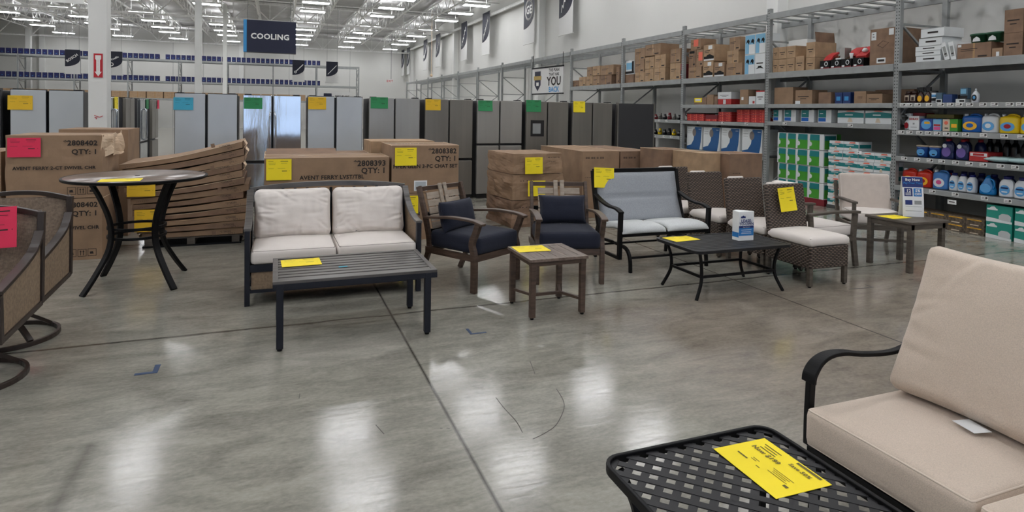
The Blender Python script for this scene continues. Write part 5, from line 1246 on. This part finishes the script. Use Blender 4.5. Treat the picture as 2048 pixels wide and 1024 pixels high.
# ================================================================ bottles and packs
def jug(name,y0,y1,z,h,body,cap,labm,label,cat='bottle',group=None,handle='side',x=RY0+.02,d=.11,lab2=None,capr=.24,shape='jug',nocopy=False):
    w=y1-y0; t=empty(name,(x,y1,z),label,cat,group,-PI/2)
    c=(w/2,d/2,0); r=w/2
    mb=MB()
    if shape=='jug': prof=[(r*.9,0),(r*.98,.02*h),(r,.1*h),(r,.55*h),(r*.94,.68*h),(r*.72,.80*h),(r*.42,.88*h),(r*.34,.92*h)]
    elif shape=='wide': prof=[(r*.96,0),(r,.03*h),(r,.74*h),(r*.92,.84*h),(r*.6,.90*h),(r*.3,.92*h)]
    elif shape=='slant': prof=[(r*.92,0),(r,.06*h),(r*.98,.25*h),(r*.8,.5*h),(r*.55,.68*h),(r*.36,.82*h),(r*.32,.9*h)]
    else: prof=[(r*.9,0),(r,.03*h),(r,.6*h),(r*.6,.75*h),(r*.3,.82*h),(r*.25,.9*h)]
    mb.lathe(prof,body,20,c,1.,d/w*1.0,sq=3.2)
    b=mb.build('bottle_body',t)
    mb=MB(); cc=(w*.5,d/2,0)
    if handle=='wide': cc=(w*.14,d/2,0); 
    mb.lathe([(capr*w*.55,.86*h if handle!='wide' else .80*h),(capr*w*.55,h),(capr*w*.4,h)],cap,12,cc); mb.build('cap',t)
    if handle=='side':
        mb=MB(); mb.tube(spline([(w*.66,d*.4,.82*h),(w*.9,d*.3,.74*h),(w*.97,d*.25,.5*h),(w*.88,d*.2,.30*h)],4),.011,body,8); mb.build('handle',t)
    elif handle=='wide':
        mb=MB(); mb.tube(spline([(w*.30,d/2,.82*h),(w*.42,d/2,.95*h),(w*.68,d/2,.98*h),(w*.88,d/2,.9*h),(w*.92,d/2,.8*h)],4),.013,body,8); mb.build('handle',t)
    if labm:
        mb=MB(); n=14; pts=[(w*.5+w*.36*math.cos(2*PI*i/n),h*.34+h*.24*math.sin(2*PI*i/n)) for i in range(n)]
        mb.prism(pts,.003,labm,'y',-.004)
        if lab2 is DJ: mb.box(w*.25,w*.75,-.006,-.004,h*.40,h*.47,DJ); mb.box(w*.3,w*.7,-.006,-.004,h*.22,h*.27,WJ)
        elif lab2: mb.prism([(w*.5+(a-w*.5)*.5,h*.36+(bb-h*.34)*.5) for a,bb in pts],.003,lab2,'y',-.006)
        mb.build('printed_label',t)
    return t
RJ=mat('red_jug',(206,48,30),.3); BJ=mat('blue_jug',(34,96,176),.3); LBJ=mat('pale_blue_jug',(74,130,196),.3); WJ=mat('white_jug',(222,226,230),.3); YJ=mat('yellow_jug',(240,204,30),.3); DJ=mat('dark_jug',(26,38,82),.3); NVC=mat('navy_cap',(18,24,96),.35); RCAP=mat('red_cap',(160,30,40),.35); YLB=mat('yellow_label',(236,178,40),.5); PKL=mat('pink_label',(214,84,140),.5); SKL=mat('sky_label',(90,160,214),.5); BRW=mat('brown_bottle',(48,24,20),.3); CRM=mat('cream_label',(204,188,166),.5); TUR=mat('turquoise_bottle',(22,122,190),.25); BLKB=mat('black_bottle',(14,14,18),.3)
# z .552 shelf
Z=.552
jug('detergent_jug',6.49,6.71,Z,.255,RJ,WJ,YLB,'orange-red detergent jug next to the nearest rack post','bottle','orange-red jugs','wide',d=.13,lab2=RCAP,capr=.2,shape='wide')
jug('detergent_jug',6.26,6.48,Z,.255,RJ,WJ,YLB,'orange-red detergent jug second from the nearest rack post, right behind the standing card','bottle','orange-red jugs','wide',d=.13,lab2=RCAP,capr=.2,shape='wide')
jug('detergent_jug',6.02,6.24,Z,.27,LBJ,WJ,WJ,'pale blue jug with a white and pink label right of the orange-red jugs','bottle',None,'wide',d=.13,lab2=PKL,capr=.2,shape='wide')
for y,l in ((5.885,'left of three white bottles with navy caps right of the pale blue jug'),(5.765,'middle of three white bottles with navy caps'),(5.645,'right of three white bottles with navy caps, beside the blue spouted bottle')):
    jug('white_bottle',y,y+.115,Z,.25,WJ,NVC,SKL,l,'bottle','white bottles with navy caps','none',lab2=DJ,capr=.55)
jug('blue_bottle',5.40,5.60,Z,.26,TUR,TUR,SKL,'blue cone-shaped bottle between the white bottles and the white jugs','bottle',None,'side',shape='slant',capr=.2)
for y,l in ((5.18,'white jug with a navy cap right of the blue cone-shaped bottle'),(5.0,'white jug with a navy cap cut near the right edge, above the green cartons')):
    jug('white_jug',y,y+.17,Z,.27,WJ,NVC,SKL,l,'bottle','white jugs with navy caps','side',lab2=DJ,capr=.45)
for y in (6.4,6.1,5.9,5.8,5.66,5.5,5.3,5.1):
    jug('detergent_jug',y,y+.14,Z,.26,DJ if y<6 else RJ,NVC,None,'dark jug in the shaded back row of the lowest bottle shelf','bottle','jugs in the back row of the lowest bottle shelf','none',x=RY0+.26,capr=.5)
# z .995
Z=.996
TUBB=mat('pod_tub',(36,84,158),.3)
for y,l in ((6.33,'blue tub with a pale lid on the middle bottle shelf, left of two'),(6.14,'blue tub with a pale lid on the middle bottle shelf, right of two')):
    t=empty('pod_tub',(RY0+.02,y+.17,Z),l,'tub','blue tubs with pale lids',-PI/2)
    mb=MB(); mb.lathe([(.078,0),(.085,.13),(.087,.15)],TUBB,20,(.085,.085,0),sq=4); mb.build('tub_body',t)
    mb=MB(); mb.lathe([(.09,.15),(.09,.172),(.085,.175)],CRM,20,(.085,.085,0),sq=4); mb.build('lid',t)
    mb=MB(); mb.prism([(.085+.06*math.cos(a),.07+.05*math.sin(a)) for a in [2*PI*i/16 for i in range(16)]],.004,SKL,'y',-.004); mb.box(.07,.11,-.006,-.003,.04,.055,BLKB); mb.build('printed_label',t)
for y,l in ((5.95,'dark blue softener bottle with a red cap, left of two'),(5.745,'dark blue softener bottle with a red cap, right of two')):
    jug('softener_bottle',y,y+.18,Z,.29,DJ,RCAP,mat('violet_label',(110,90,160),.5),l,'bottle','dark blue bottles with red caps','side',lab2=None,capr=.36)
    mb=MB(); mb.prism([(.07+.03*math.cos(a),.185+.03*math.sin(a)) for a in [2*PI*i/14 for i in range(14)]],.003,WJ,'y',-.007); tag(mb.build('round_sticker',loc=(RY0+.018,y+.18,Z),rot=(0,0,-PI/2)),'round white sticker on the '+('left' if y>5.9 else 'right')+' dark blue bottle with a red cap','sticker')
gcarton(5.47,5.71,Z,Z+.125,'low red and white tray right of the dark blue softener bottles',REDC,None,marks=0,extra=lambda mb,w,h:(mb.box(w*.05,w*.95,-.003,0,h*.55,h*.9,WHP),mb.box(w*.2,w*.8,-.004,0,h*.6,h*.85,REDC)))
for y,l in ((5.30,'flat pale plastic bag spilling over the middle bottle shelf, left of two'),(5.02,'flat pale plastic bag on the middle bottle shelf at the right edge of the photo')):
    mb=MB(); mb.M=T3((0,0,0)); cushion(mb,.26,.34,.06,mat('plastic_bag',(178,206,206),.25),wr=.012,seed=y,n=14,knife=True); tag(mb.build('plastic_bag',loc=(RY0+.12,y+.05,Z+.012),rot=(0,0,.1)),l,'bag','pale plastic bags')
mb=MB(); cushion(mb,.3,.5,.12,mat('dim_bag',(96,98,96),.4),wr=.02,seed=3,n=14,knife=True); tag(mb.build('plastic_bag',loc=(RY0+.45,5.15,Z+.012)),'grey plastic bag lying at the back of the middle bottle shelf','bag')
for i,y in enumerate((5.62,5.52,5.40,5.30,5.18)):
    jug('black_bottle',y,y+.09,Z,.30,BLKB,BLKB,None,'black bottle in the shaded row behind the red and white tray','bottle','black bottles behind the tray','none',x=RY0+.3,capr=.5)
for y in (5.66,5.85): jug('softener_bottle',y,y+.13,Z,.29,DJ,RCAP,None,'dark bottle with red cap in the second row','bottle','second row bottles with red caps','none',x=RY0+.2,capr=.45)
# z 1.39
Z=1.391
t=jug('spray_bottle',6.605,6.695,Z,.20,WJ,WJ,RCAP,'white trigger spray bottle with a red label beside the rack post','bottle',None,'none',shape='slim')
mb=MB(); mb.box(.02,.09,.04,.07,.2,.25,WJ); mb.box(-.01,.03,.045,.065,.225,.245,WJ); mb.build('trigger',t)
gcarton(6.44,6.60,Z,Z+.21,'white box with faint red print between the spray bottle and the blue pouches',WHP,None,marks=0,d=.12,extra=lambda mb,w,h:(mb.text('BORAX',(w*.5,-.004,h*.72),.04,REDC,al='CENTER'),mb.box(w*.2,w*.8,-.003,0,h*.18,h*.22,GREY),mb.box(w*.4,w*.58,-.003,0,h*.4,h*.52,GREY)))
gcarton(6.24,6.42,Z,Z+.175,'dark blue pouch box with a pale swirl on the third bottle shelf',mat('indigo_box',(30,66,140),.4),None,marks=0,d=.12,extra=lambda mb,w,h:(mb.prism([(w*.5+w*.42*math.cos(a),h*.5+h*.4*math.sin(a)) for a in [2*PI*i/16 for i in range(16)]],.003,SKL,'y',-.004),mb.box(w*.35,w*.8,-.006,-.003,h*.55,h*.75,YLB)))
gcarton(6.11,6.23,Z,Z+.175,'blue and pink box on the third bottle shelf',SKP if 0 else SKYP,None,marks=0,d=.12,extra=lambda mb,w,h:(mb.box(w*.1,w*.9,-.003,0,h*.08,h*.35,PKL),mb.box(w*.1,w*.9,-.003,0,h*.4,h*.55,REDC),mb.box(0,w,-.002,0,h*.95,h,BJ)))
gcarton(5.99,6.09,Z,Z+.17,'beige box with an orange round mark on the third bottle shelf',CRM,None,marks=0,d=.12,extra=lambda mb,w,h:(mb.prism([(w*.5+w*.28*math.cos(a),h*.7+h*.16*math.sin(a)) for a in [2*PI*i/12 for i in range(12)]],.003,ORG,'y',-.004),mb.box(w*.3,w*.8,-.004,0,h*.22,h*.3,BLKB)))
gcarton(5.88,5.99,Z,Z+.175,'bright green box on the third bottle shelf',GRNP,None,marks=0,d=.12,extra=lambda mb,w,h:(mb.box(w*.2,w*.9,-.003,0,h*.3,h*.6,YLB),mb.box(0,w,-.003,0,h*.0,h*.05,GRN)))
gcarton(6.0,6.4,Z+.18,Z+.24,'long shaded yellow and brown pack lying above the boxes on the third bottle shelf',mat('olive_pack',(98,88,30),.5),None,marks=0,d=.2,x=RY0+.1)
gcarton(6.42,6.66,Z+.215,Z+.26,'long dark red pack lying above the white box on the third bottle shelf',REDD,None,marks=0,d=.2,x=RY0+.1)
t=jug('spray_bottle',6.28,6.38,Z,.22,YJ,YJ,None,'yellow trigger spray bottle behind the dark blue pouch box','bottle',None,'none',shape='slim',x=RY0+.18)
jug('detergent_jug',5.60,5.86,Z,.25,BJ,WJ,YLB,'big blue detergent jug left of the white jug on the third bottle shelf','bottle',None,'wide',d=.15,lab2=BJ,capr=.16,shape='wide')
jug('detergent_jug',5.39,5.60,Z,.255,WJ,WJ,SKL,'big white detergent jug between the blue jug and the yellow jugs','bottle',None,'wide',d=.15,lab2=WJ,capr=.16,shape='wide')
jug('detergent_jug',5.14,5.38,Z,.25,YJ,WJ,SKL,'bright yellow jug with a red and white round label, left of two','bottle','yellow jugs','wide',d=.15,lab2=RCAP,capr=.16,shape='wide')
jug('detergent_jug',4.90,5.13,Z,.25,YJ,WJ,SKL,'bright yellow jug cut by the right edge of the photo','bottle','yellow jugs','wide',d=.15,lab2=RCAP,capr=.16,shape='wide')
# z 1.797
Z=1.798
for y,l in ((6.60,'small dark brown jar with a cream label, leftmost on the highest bottle shelf'),(6.505,'small dark brown jar with a cream label, second on the highest bottle shelf')):
    t=empty('jar',(RY0,y+.09,Z),l,'jar','dark jars',-PI/2)
    mb=MB(); mb.lathe([(.042,0),(.045,.01),(.045,.125),(.036,.14)],BRW,16,(.045,.045,0),sq=4); mb.build('jar_body',t)
    mb=MB(); mb.lathe([(.04,.14),(.04,.175),(.03,.178)],BRW,16,(.045,.045,0)); mb.build('lid',t)
    mb=MB(); mb.box(.012,.078,-.003,.0,.03,.115,CRM); mb.box(.024,.066,-.004,-.002,.035,.09,BRW); mb.build('printed_label',t)
for y,l in ((6.41,'black and yellow trigger spray bottle, left of two'),(6.30,'black and yellow trigger spray bottle, right of two')):
    t=jug('spray_bottle',y,y+.095,Z,.19,BRW,BLKB,YLB,l,'bottle','black and yellow spray bottles','none',shape='slim',d=.06)
    mb=MB(); mb.box(.025,.085,.02,.045,.175,.235,BLKB); mb.box(-.015,.03,.022,.042,.205,.232,BLKB); mb.bar([(0.0,.03,.205),(.015,.03,.16)],.012,.012,BLKB,(0,1,0)); mb.build('trigger',t)
t=empty('jar',(RY0,6.295,Z),'white and blue tub with a black lid right of the spray bottles','jar',None,-PI/2)
mb=MB(); mb.lathe([(.042,0),(.042,.15)],WJ,16,(.045,.05,0)); mb.lathe([(.0432,.03),(.0432,.07)],BLKB,16,(.045,.05,0)); mb.lathe([(.0432,.085),(.0432,.12)],SKL,16,(.045,.05,0)); mb.build('jar_body',t)
mb=MB(); mb.lathe([(.044,.15),(.044,.175)],BLKB,16,(.045,.05,0)); mb.build('lid',t)
gcarton(6.11,6.20,Z,Z+.145,'grey-blue small box with a white framed base on the highest bottle shelf',mat('slate_box',(72,100,118),.5),None,marks=0,d=.08,extra=lambda mb,w,h:(mb.box(0,w,-.003,0,0,h*.35,WHP),mb.box(w*.15,w*.85,-.004,-.001,h*.05,h*.3,BLKB)))
gcarton(5.97,6.10,Z,Z+.12,'flat dark blue box right of the grey-blue box on the highest bottle shelf',mat('deep_blue_box',(40,66,118),.5),None,marks=0,d=.12)
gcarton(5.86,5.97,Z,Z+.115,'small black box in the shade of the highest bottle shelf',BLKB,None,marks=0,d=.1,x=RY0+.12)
gcarton(5.79,5.92,Z,Z+.05,'small white tray under the slate blue box on the highest bottle shelf',WHP,None,marks=0,d=.1,extra=lab(BLKB,.4,.9,.2,.7))
gcarton(5.76,5.86,Z+.052,Z+.205,'slate blue upright box standing on the small white tray',mat('slate_box',(72,100,118),.5),None,marks=0,d=.07,extra=lambda mb,w,h:(mb.box(w*.05,w*.8,-.003,0,h*.45,h*.9,SKYP),mb.box(0,w,-.003,0,0,h*.3,BLKB)))
jug('white_bottle',5.64,5.73,Z,.19,WJ,WJ,BLKB,'small white slope-shouldered bottle, last on the highest bottle shelf','bottle',None,'none',lab2=SKL,shape='slim',d=.06)
# --- red carton rows on z 1.43
def reds(y0,y1,rows,cols,lab_,g,Z=1.432):
    w=(y1-y0)/cols; h=.052; first=None
    for r in range(rows):
        for c in range(cols):
            if first is None:
                mb=MB(); mb.box(.002,w-.002,0,.3,.001,h-.001,REDC); mb.box(w*.25,w*.45,-.002,0,h*.35,h*.6,ORG); mb.box(w*.6,w*.72,-.002,0,h*.1,h*.9,ORG); o=mb.build('red_carton',rot=(0,0,-PI/2)); first=o
            else: o=first.copy(); COL.objects.link(o)
            o.location=(RY0,y1-c*w,Z+r*h); tag(o,lab_,'carton',g)
reds(11.38,12.0,3,3,'small flat red carton in the low block next to the rack post','red cartons, far block')
reds(10.94,11.34,1,2,'small flat red carton in the single low layer between red blocks','red cartons, low layer')
gcarton(10.94,11.34,1.432+.053,1.432+.14,'dark red open tray on the single low layer of red cartons',REDD,None,marks=0,d=.25)
reds(10.50,10.91,4,2,'small flat red carton in the middle block of the red row','red cartons, middle block')
reds(9.94,10.34,5,2,'small flat red carton in the tall block second from the right post','red cartons, tall left block')
reds(9.53,9.93,5,2,'small flat red carton in the tallest block beside the right post','red cartons, tall right block')
# --- four large blue and white cartons
def bw(mb,w,h):
    mb.box(0,w,-.002,0,0,h,WHP)
    P=[(0,0),(w*.85,0),(w*.93,h*.35),(w*.98,h*.98),(w*.52,h*.98),(w*.5,h*.7),(w*.46,h*.42),(w*.30,h*.2),(0,h*.13)]
    mb.prism(P,.002,BLUC,'y',-.005)
    mb.prism([(w*.5+w*.12*math.cos(a),h*.74+h*.17*math.sin(a)) for a in [2*PI*i/16 for i in range(16)]],.002,mat('photo_disc',(120,112,108),.5),'y',-.008)
    for k in range(3): mb.box(w*.06,w*.3,-.004,-.002,h*(.9-.1*k),h*(.915-.1*k),GREY)
    mb.box(w*.78,w*.92,-.008,-.005,h*.88,h*.9,WHP)
for i,(y0,y1) in enumerate(((11.44,11.98),(10.84,11.39),(10.23,10.79),(9.60,10.16))):
    gcarton(y0,y1,.783,1.30,'tall white and blue carton with a round photo, '+['first from the left of four','second from the left of four','third from the left of four','rightmost of four beside the perforated post'][i],WHP,'white and blue cartons',d=.4,marks=0,extra=bw)
# --- teal packs on 1.465
def teal(mb,w,h):
    mb.box(w*.05,w*.62,-.003,0,h*.4,h*.98,TEAL); mb.box(w*.05,w*.6,-.003,0,h*.08,h*.36,BJ); mb.box(w*.15,w*.4,-.004,0,h*.68,h*.74,WHP)
for y0,y1,l in ((9.12,9.33,'first'),(8.78,9.06,'second'),(8.37,8.66,'third'),(8.0,8.28,'fourth')):
    gcarton(y0,y1,1.467,1.69,'white pack with teal and blue print below the brown cartons, '+l+' from left',WHP,'white and teal roll packs',marks=0,extra=teal,d=.3,name='roll_pack',cat='pack')
def tealw(mb,w,h):
    mb.prism([(0,h*.45),(w,h*.45),(w,h*.8),(w*.5,h*.9),(0,h*.8)],.003,TEAL,'y',-.004); mb.box(w*.3,w*.6,-.006,-.003,h*.62,h*.7,WHP); mb.prism([(w*.4,h*.1),(w*.6,h*.1),(w*.55,h*.4),(w*.45,h*.42)],.002,CRM,'y',-.007); mb.prism([(w*.3,h*.92),(w*.7,h*.92),(w*.6,h*.99),(w*.4,h*.99)],.002,ORG,'y',-.005)
for y0,y1,l in ((7.37,7.87,'left'),(6.88,7.34,'right')):
    gcarton(y0,y1,1.467,1.68,l+' one of two wide white tissue packs with a teal band on the shelf',WHP,'wide tissue packs',marks=0,extra=tealw,d=.3,name='tissue_pack',cat='pack')
# --- paper towel and tissue stacks on the floor of that bay (on red trays)
gcarton(8.1,9.18,.0,.115,'dark red tray under the green paper towel packs',REDD,None,marks=0,d=.7,x=RY0,name='display_tray',cat='tray')
def greenp(mb,w,h):
    mb.prism([(w*.14,h*.02),(w*.99,h*.02),(w*.99,h*.62),(w*.6,h*.7),(w*.2,h*.6)],.002,GRNP,'y',-.003)
    mb.prism([(w*.16,h*.60),(w*.99,h*.60),(w*.99,h*.96),(w*.2,h*.97)],.002,TEAL,'y',-.004)
    mb.prism([(w*.2+w*.17*math.cos(a),h*.36+h*.15*math.sin(a)) for a in [2*PI*i/14 for i in range(14)]],.002,WHP,'y',-.006)
cs=['left column','second column','third column','right column']; rs=['bottom','second','third','top']
for c,(y0,y1) in enumerate(((8.97,9.18),(8.74,8.965),(8.47,8.735),(8.12,8.465))):
    for r in range(4):
        z0=.117+r*.288
        def fr(mb,w,h,c=c):
            greenp(mb,w if c<3 else w*.75,h)
            mb.box(w*.0 ,w,.4,.401,0,h,GRNP)
            mb.box(w,w+.001,.02,.28,h*.05,h*.6,GRNP); mb.box(w,w+.001,.02,.28,h*.6,h*.9,TEAL)
        gcarton(y0,y1,z0,z0+.28,'green and white paper towel pack, %s, %s row from the bottom'%(cs[c],['lowest','second','third','highest'][r]),WHP,'paper towel packs',marks=0,extra=fr,d=.3,name='towel_pack',cat='pack',dx=-.02 if r>1 else 0)
def tis(mb,w,h):
    mb.prism([(0,h*.30),(w,h*.30),(w,h*.68),(w*.7,h*.74),(w*.3,h*.66),(0,h*.72)],.002,TEAL,'y',-.003)
    mb.prism([(w*.35,h*.8),(w*.8,h*.82),(w*.75,h*.95),(w*.45,h*.93)],.002,ORG,'y',-.004); mb.box(w*.2,w*.7,-.006,-.003,h*.56,h*.62,WHP); mb.prism([(w*.36,h*.08),(w*.56,h*.08),(w*.5,h*.42),(w*.42,h*.42)],.002,CRM,'y',-.005)
    mb.box(w,w+.001,.02,.28,h*.3,h*.7,TEAL)
o=None
for r in range(7):
    for c in range(4):
        y1=8.03-c*.29; z0=.06+r*.158
        if r==6 and c>1: continue
        l='white and teal tissue pack at '+['the bottom layer','the second layer','the third layer','the fourth layer','the fifth layer','the wide top layer','the extra top layer'][r]+', '+['leftmost','second from left','third from left','rightmost'][c]
        gcarton(y1-.285,y1,z0,z0+.154,l,WHP,'tissue packs',marks=0,extra=tis,d=.3,name='tissue_pack',cat='pack',dx=.012*math.sin(r*2.3+c)-.0)
gcarton(6.86,8.05,0,.055,'low tray under the tissue packs',DGREY,None,marks=0,d=.6,name='display_tray',cat='tray')
mb=MB(); mb.box(0,.09,-.003,0,0,.05,WHT); mb.box(.02,.04,-.004,-.002,.02,.03,INK); tag(mb.build('price_card',loc=(RY0-.03,7.45,.97),rot=(0,0,-PI/2)),'white price card stuck on the tissue packs above the beige chair back','label')
# --- far bay dark small goods
for z,nm,cols in ((1.442,'small dark tool on the upper of the narrow far shelves',(BLKB,STAIND,REDD)),(1.062,'small black and pale tool on the second narrow far shelf',(BLKB,YJ,BLKB)),(.602,'small red or dark box on the third narrow far shelf',(REDD,BLKB,WHP))):
    for i in range(12):
        y=12.3+i*.195; m=cols[i%3]; hh=.10+.06*((i*7)%5)/5
        mb=MB()
        if z>1: mb.lathe([(.05,0),(.06,.04),(.03,hh),(.035,hh+.02)],m,10,(.07,.08,0)); mb.lathe([(.025,0),(.03,.03)],STAIN,8,(.12,.03,hh*.5))
        else: mb.box(0,.16,0,.2,0,hh,m); mb.box(.02,.1,-.002,0,.02,hh*.6,WHP)
        tag(mb.build('small_tool' if z>1 else 'small_box',loc=(RY0,y+.17,z),rot=(0,0,-PI/2)),nm,'tool' if z>1 else 'box','goods on narrow shelf at %.0f cm'%(z*100))
mb=MB(); cushion(mb,.6,.9,.4,BLKB,wr=.05,seed=5,n=14,r=.1); tag(mb.build('black_bag',loc=(RY0+.45,13.0,.0)),'bulky black bag on the floor under the narrow far shelves','bag')
# --- floor of the nearest bay
def grn(mb,w,h):
    mb.prism([(0,0),(w,0),(w,h*.12),(w*.55,h*.2),(0,h*.26)],.002,WHP,'y',-.003)
    mb.prism([(w*.5,h*.18),(w*.95,h*.12),(w*.97,h*.42),(w*.85,h*.55),(w*.62,h*.55),(w*.5,h*.42)],.003,mat('print_grey',(186,190,190),.5),'y',-.006)
    mb.box(w*.04,w*.44,-.005,0,h*.70,h*.80,WHP); mb.prism([(w*.12,h*.8),(w*.4,h*.8),(w*.32,h*.93),(w*.2,h*.9)],.002,WHP,'y',-.005)
for y0,y1,a,b,l in ((5.10,5.41,0,.218,'lower green and white carton of the left column on the floor at the right'),(5.10,5.41,.22,.44,'upper green and white carton of the left column on the floor at the right'),(4.78,5.07,0,.218,'lower green and white carton cut by the right edge of the photo'),(4.78,5.07,.22,.44,'upper green and white carton cut by the right edge of the photo')):
    gcarton(y0,y1,a,b,l,TEALG,'green and white cartons',marks=0,extra=grn,d=.42,x=8.86)
BKY=mat('black_carton',(40,34,30),.55,rgb2=(120,104,84),scale=26)
def bky(mb,w,h):
    mb.box(w*.1,w*.85,-.003,0,h*.72,h*.84,YLB); mb.box(w*.15,w*.6,-.004,0,h*.76,h*.80,BLKB); mb.box(w*.25,w*.7,-.003,0,h*.1,h*.22,CRM)
for i,y0 in enumerate((5.44,5.69,5.94,6.19,6.44)):
    for r in range(2):
        gcarton(y0,y0+.245,r*.112,r*.112+.11,('upper' if r else 'lower')+' black and yellow carton on the floor, '+['next to','second from','third from','fourth from','fifth from'][i]+' the green cartons',BKY,'black and yellow cartons',marks=0,extra=bky,d=.3,x=8.88)
# ================================================================ camera and world
cam=bpy.data.cameras.new('camera'); co=bpy.data.objects.new('camera',cam); COL.objects.link(co); SC.camera=co
F=1238.; cam.sensor_width=36.; cam.lens=F*36./2048.; cam.shift_y=-(512-256)/2048.; cam.clip_end=200
yaw=math.atan(474/1238.); pt=R(1.5); rl=math.atan(.0158)
fw=Vector((math.sin(yaw)*math.cos(pt),math.cos(yaw)*math.cos(pt),-math.sin(pt)))
r0=Vector((math.cos(yaw),-math.sin(yaw),0)); u0=r0.cross(fw)
rr=r0*math.cos(rl)+u0*math.sin(rl); uu=-r0*math.sin(rl)+u0*math.cos(rl)
m3=Matrix((rr,uu,-fw)).transposed(); co.matrix_world=Matrix.Translation((0,0,1.57))@m3.to_4x4()
w=bpy.data.worlds.new('world'); SC.world=w; w.use_nodes=True; w.node_tree.nodes['Background'].inputs[0].default_value=(.5,.52,.55,1); w.node_tree.nodes['Background'].inputs[1].default_value=.3
SC.view_settings.view_transform='Standard'; SC.view_settings.look='None'; SC.view_settings.exposure=-0.30; SC.view_settings.gamma=1.; SC.view_settings.use_curve_mapping=False
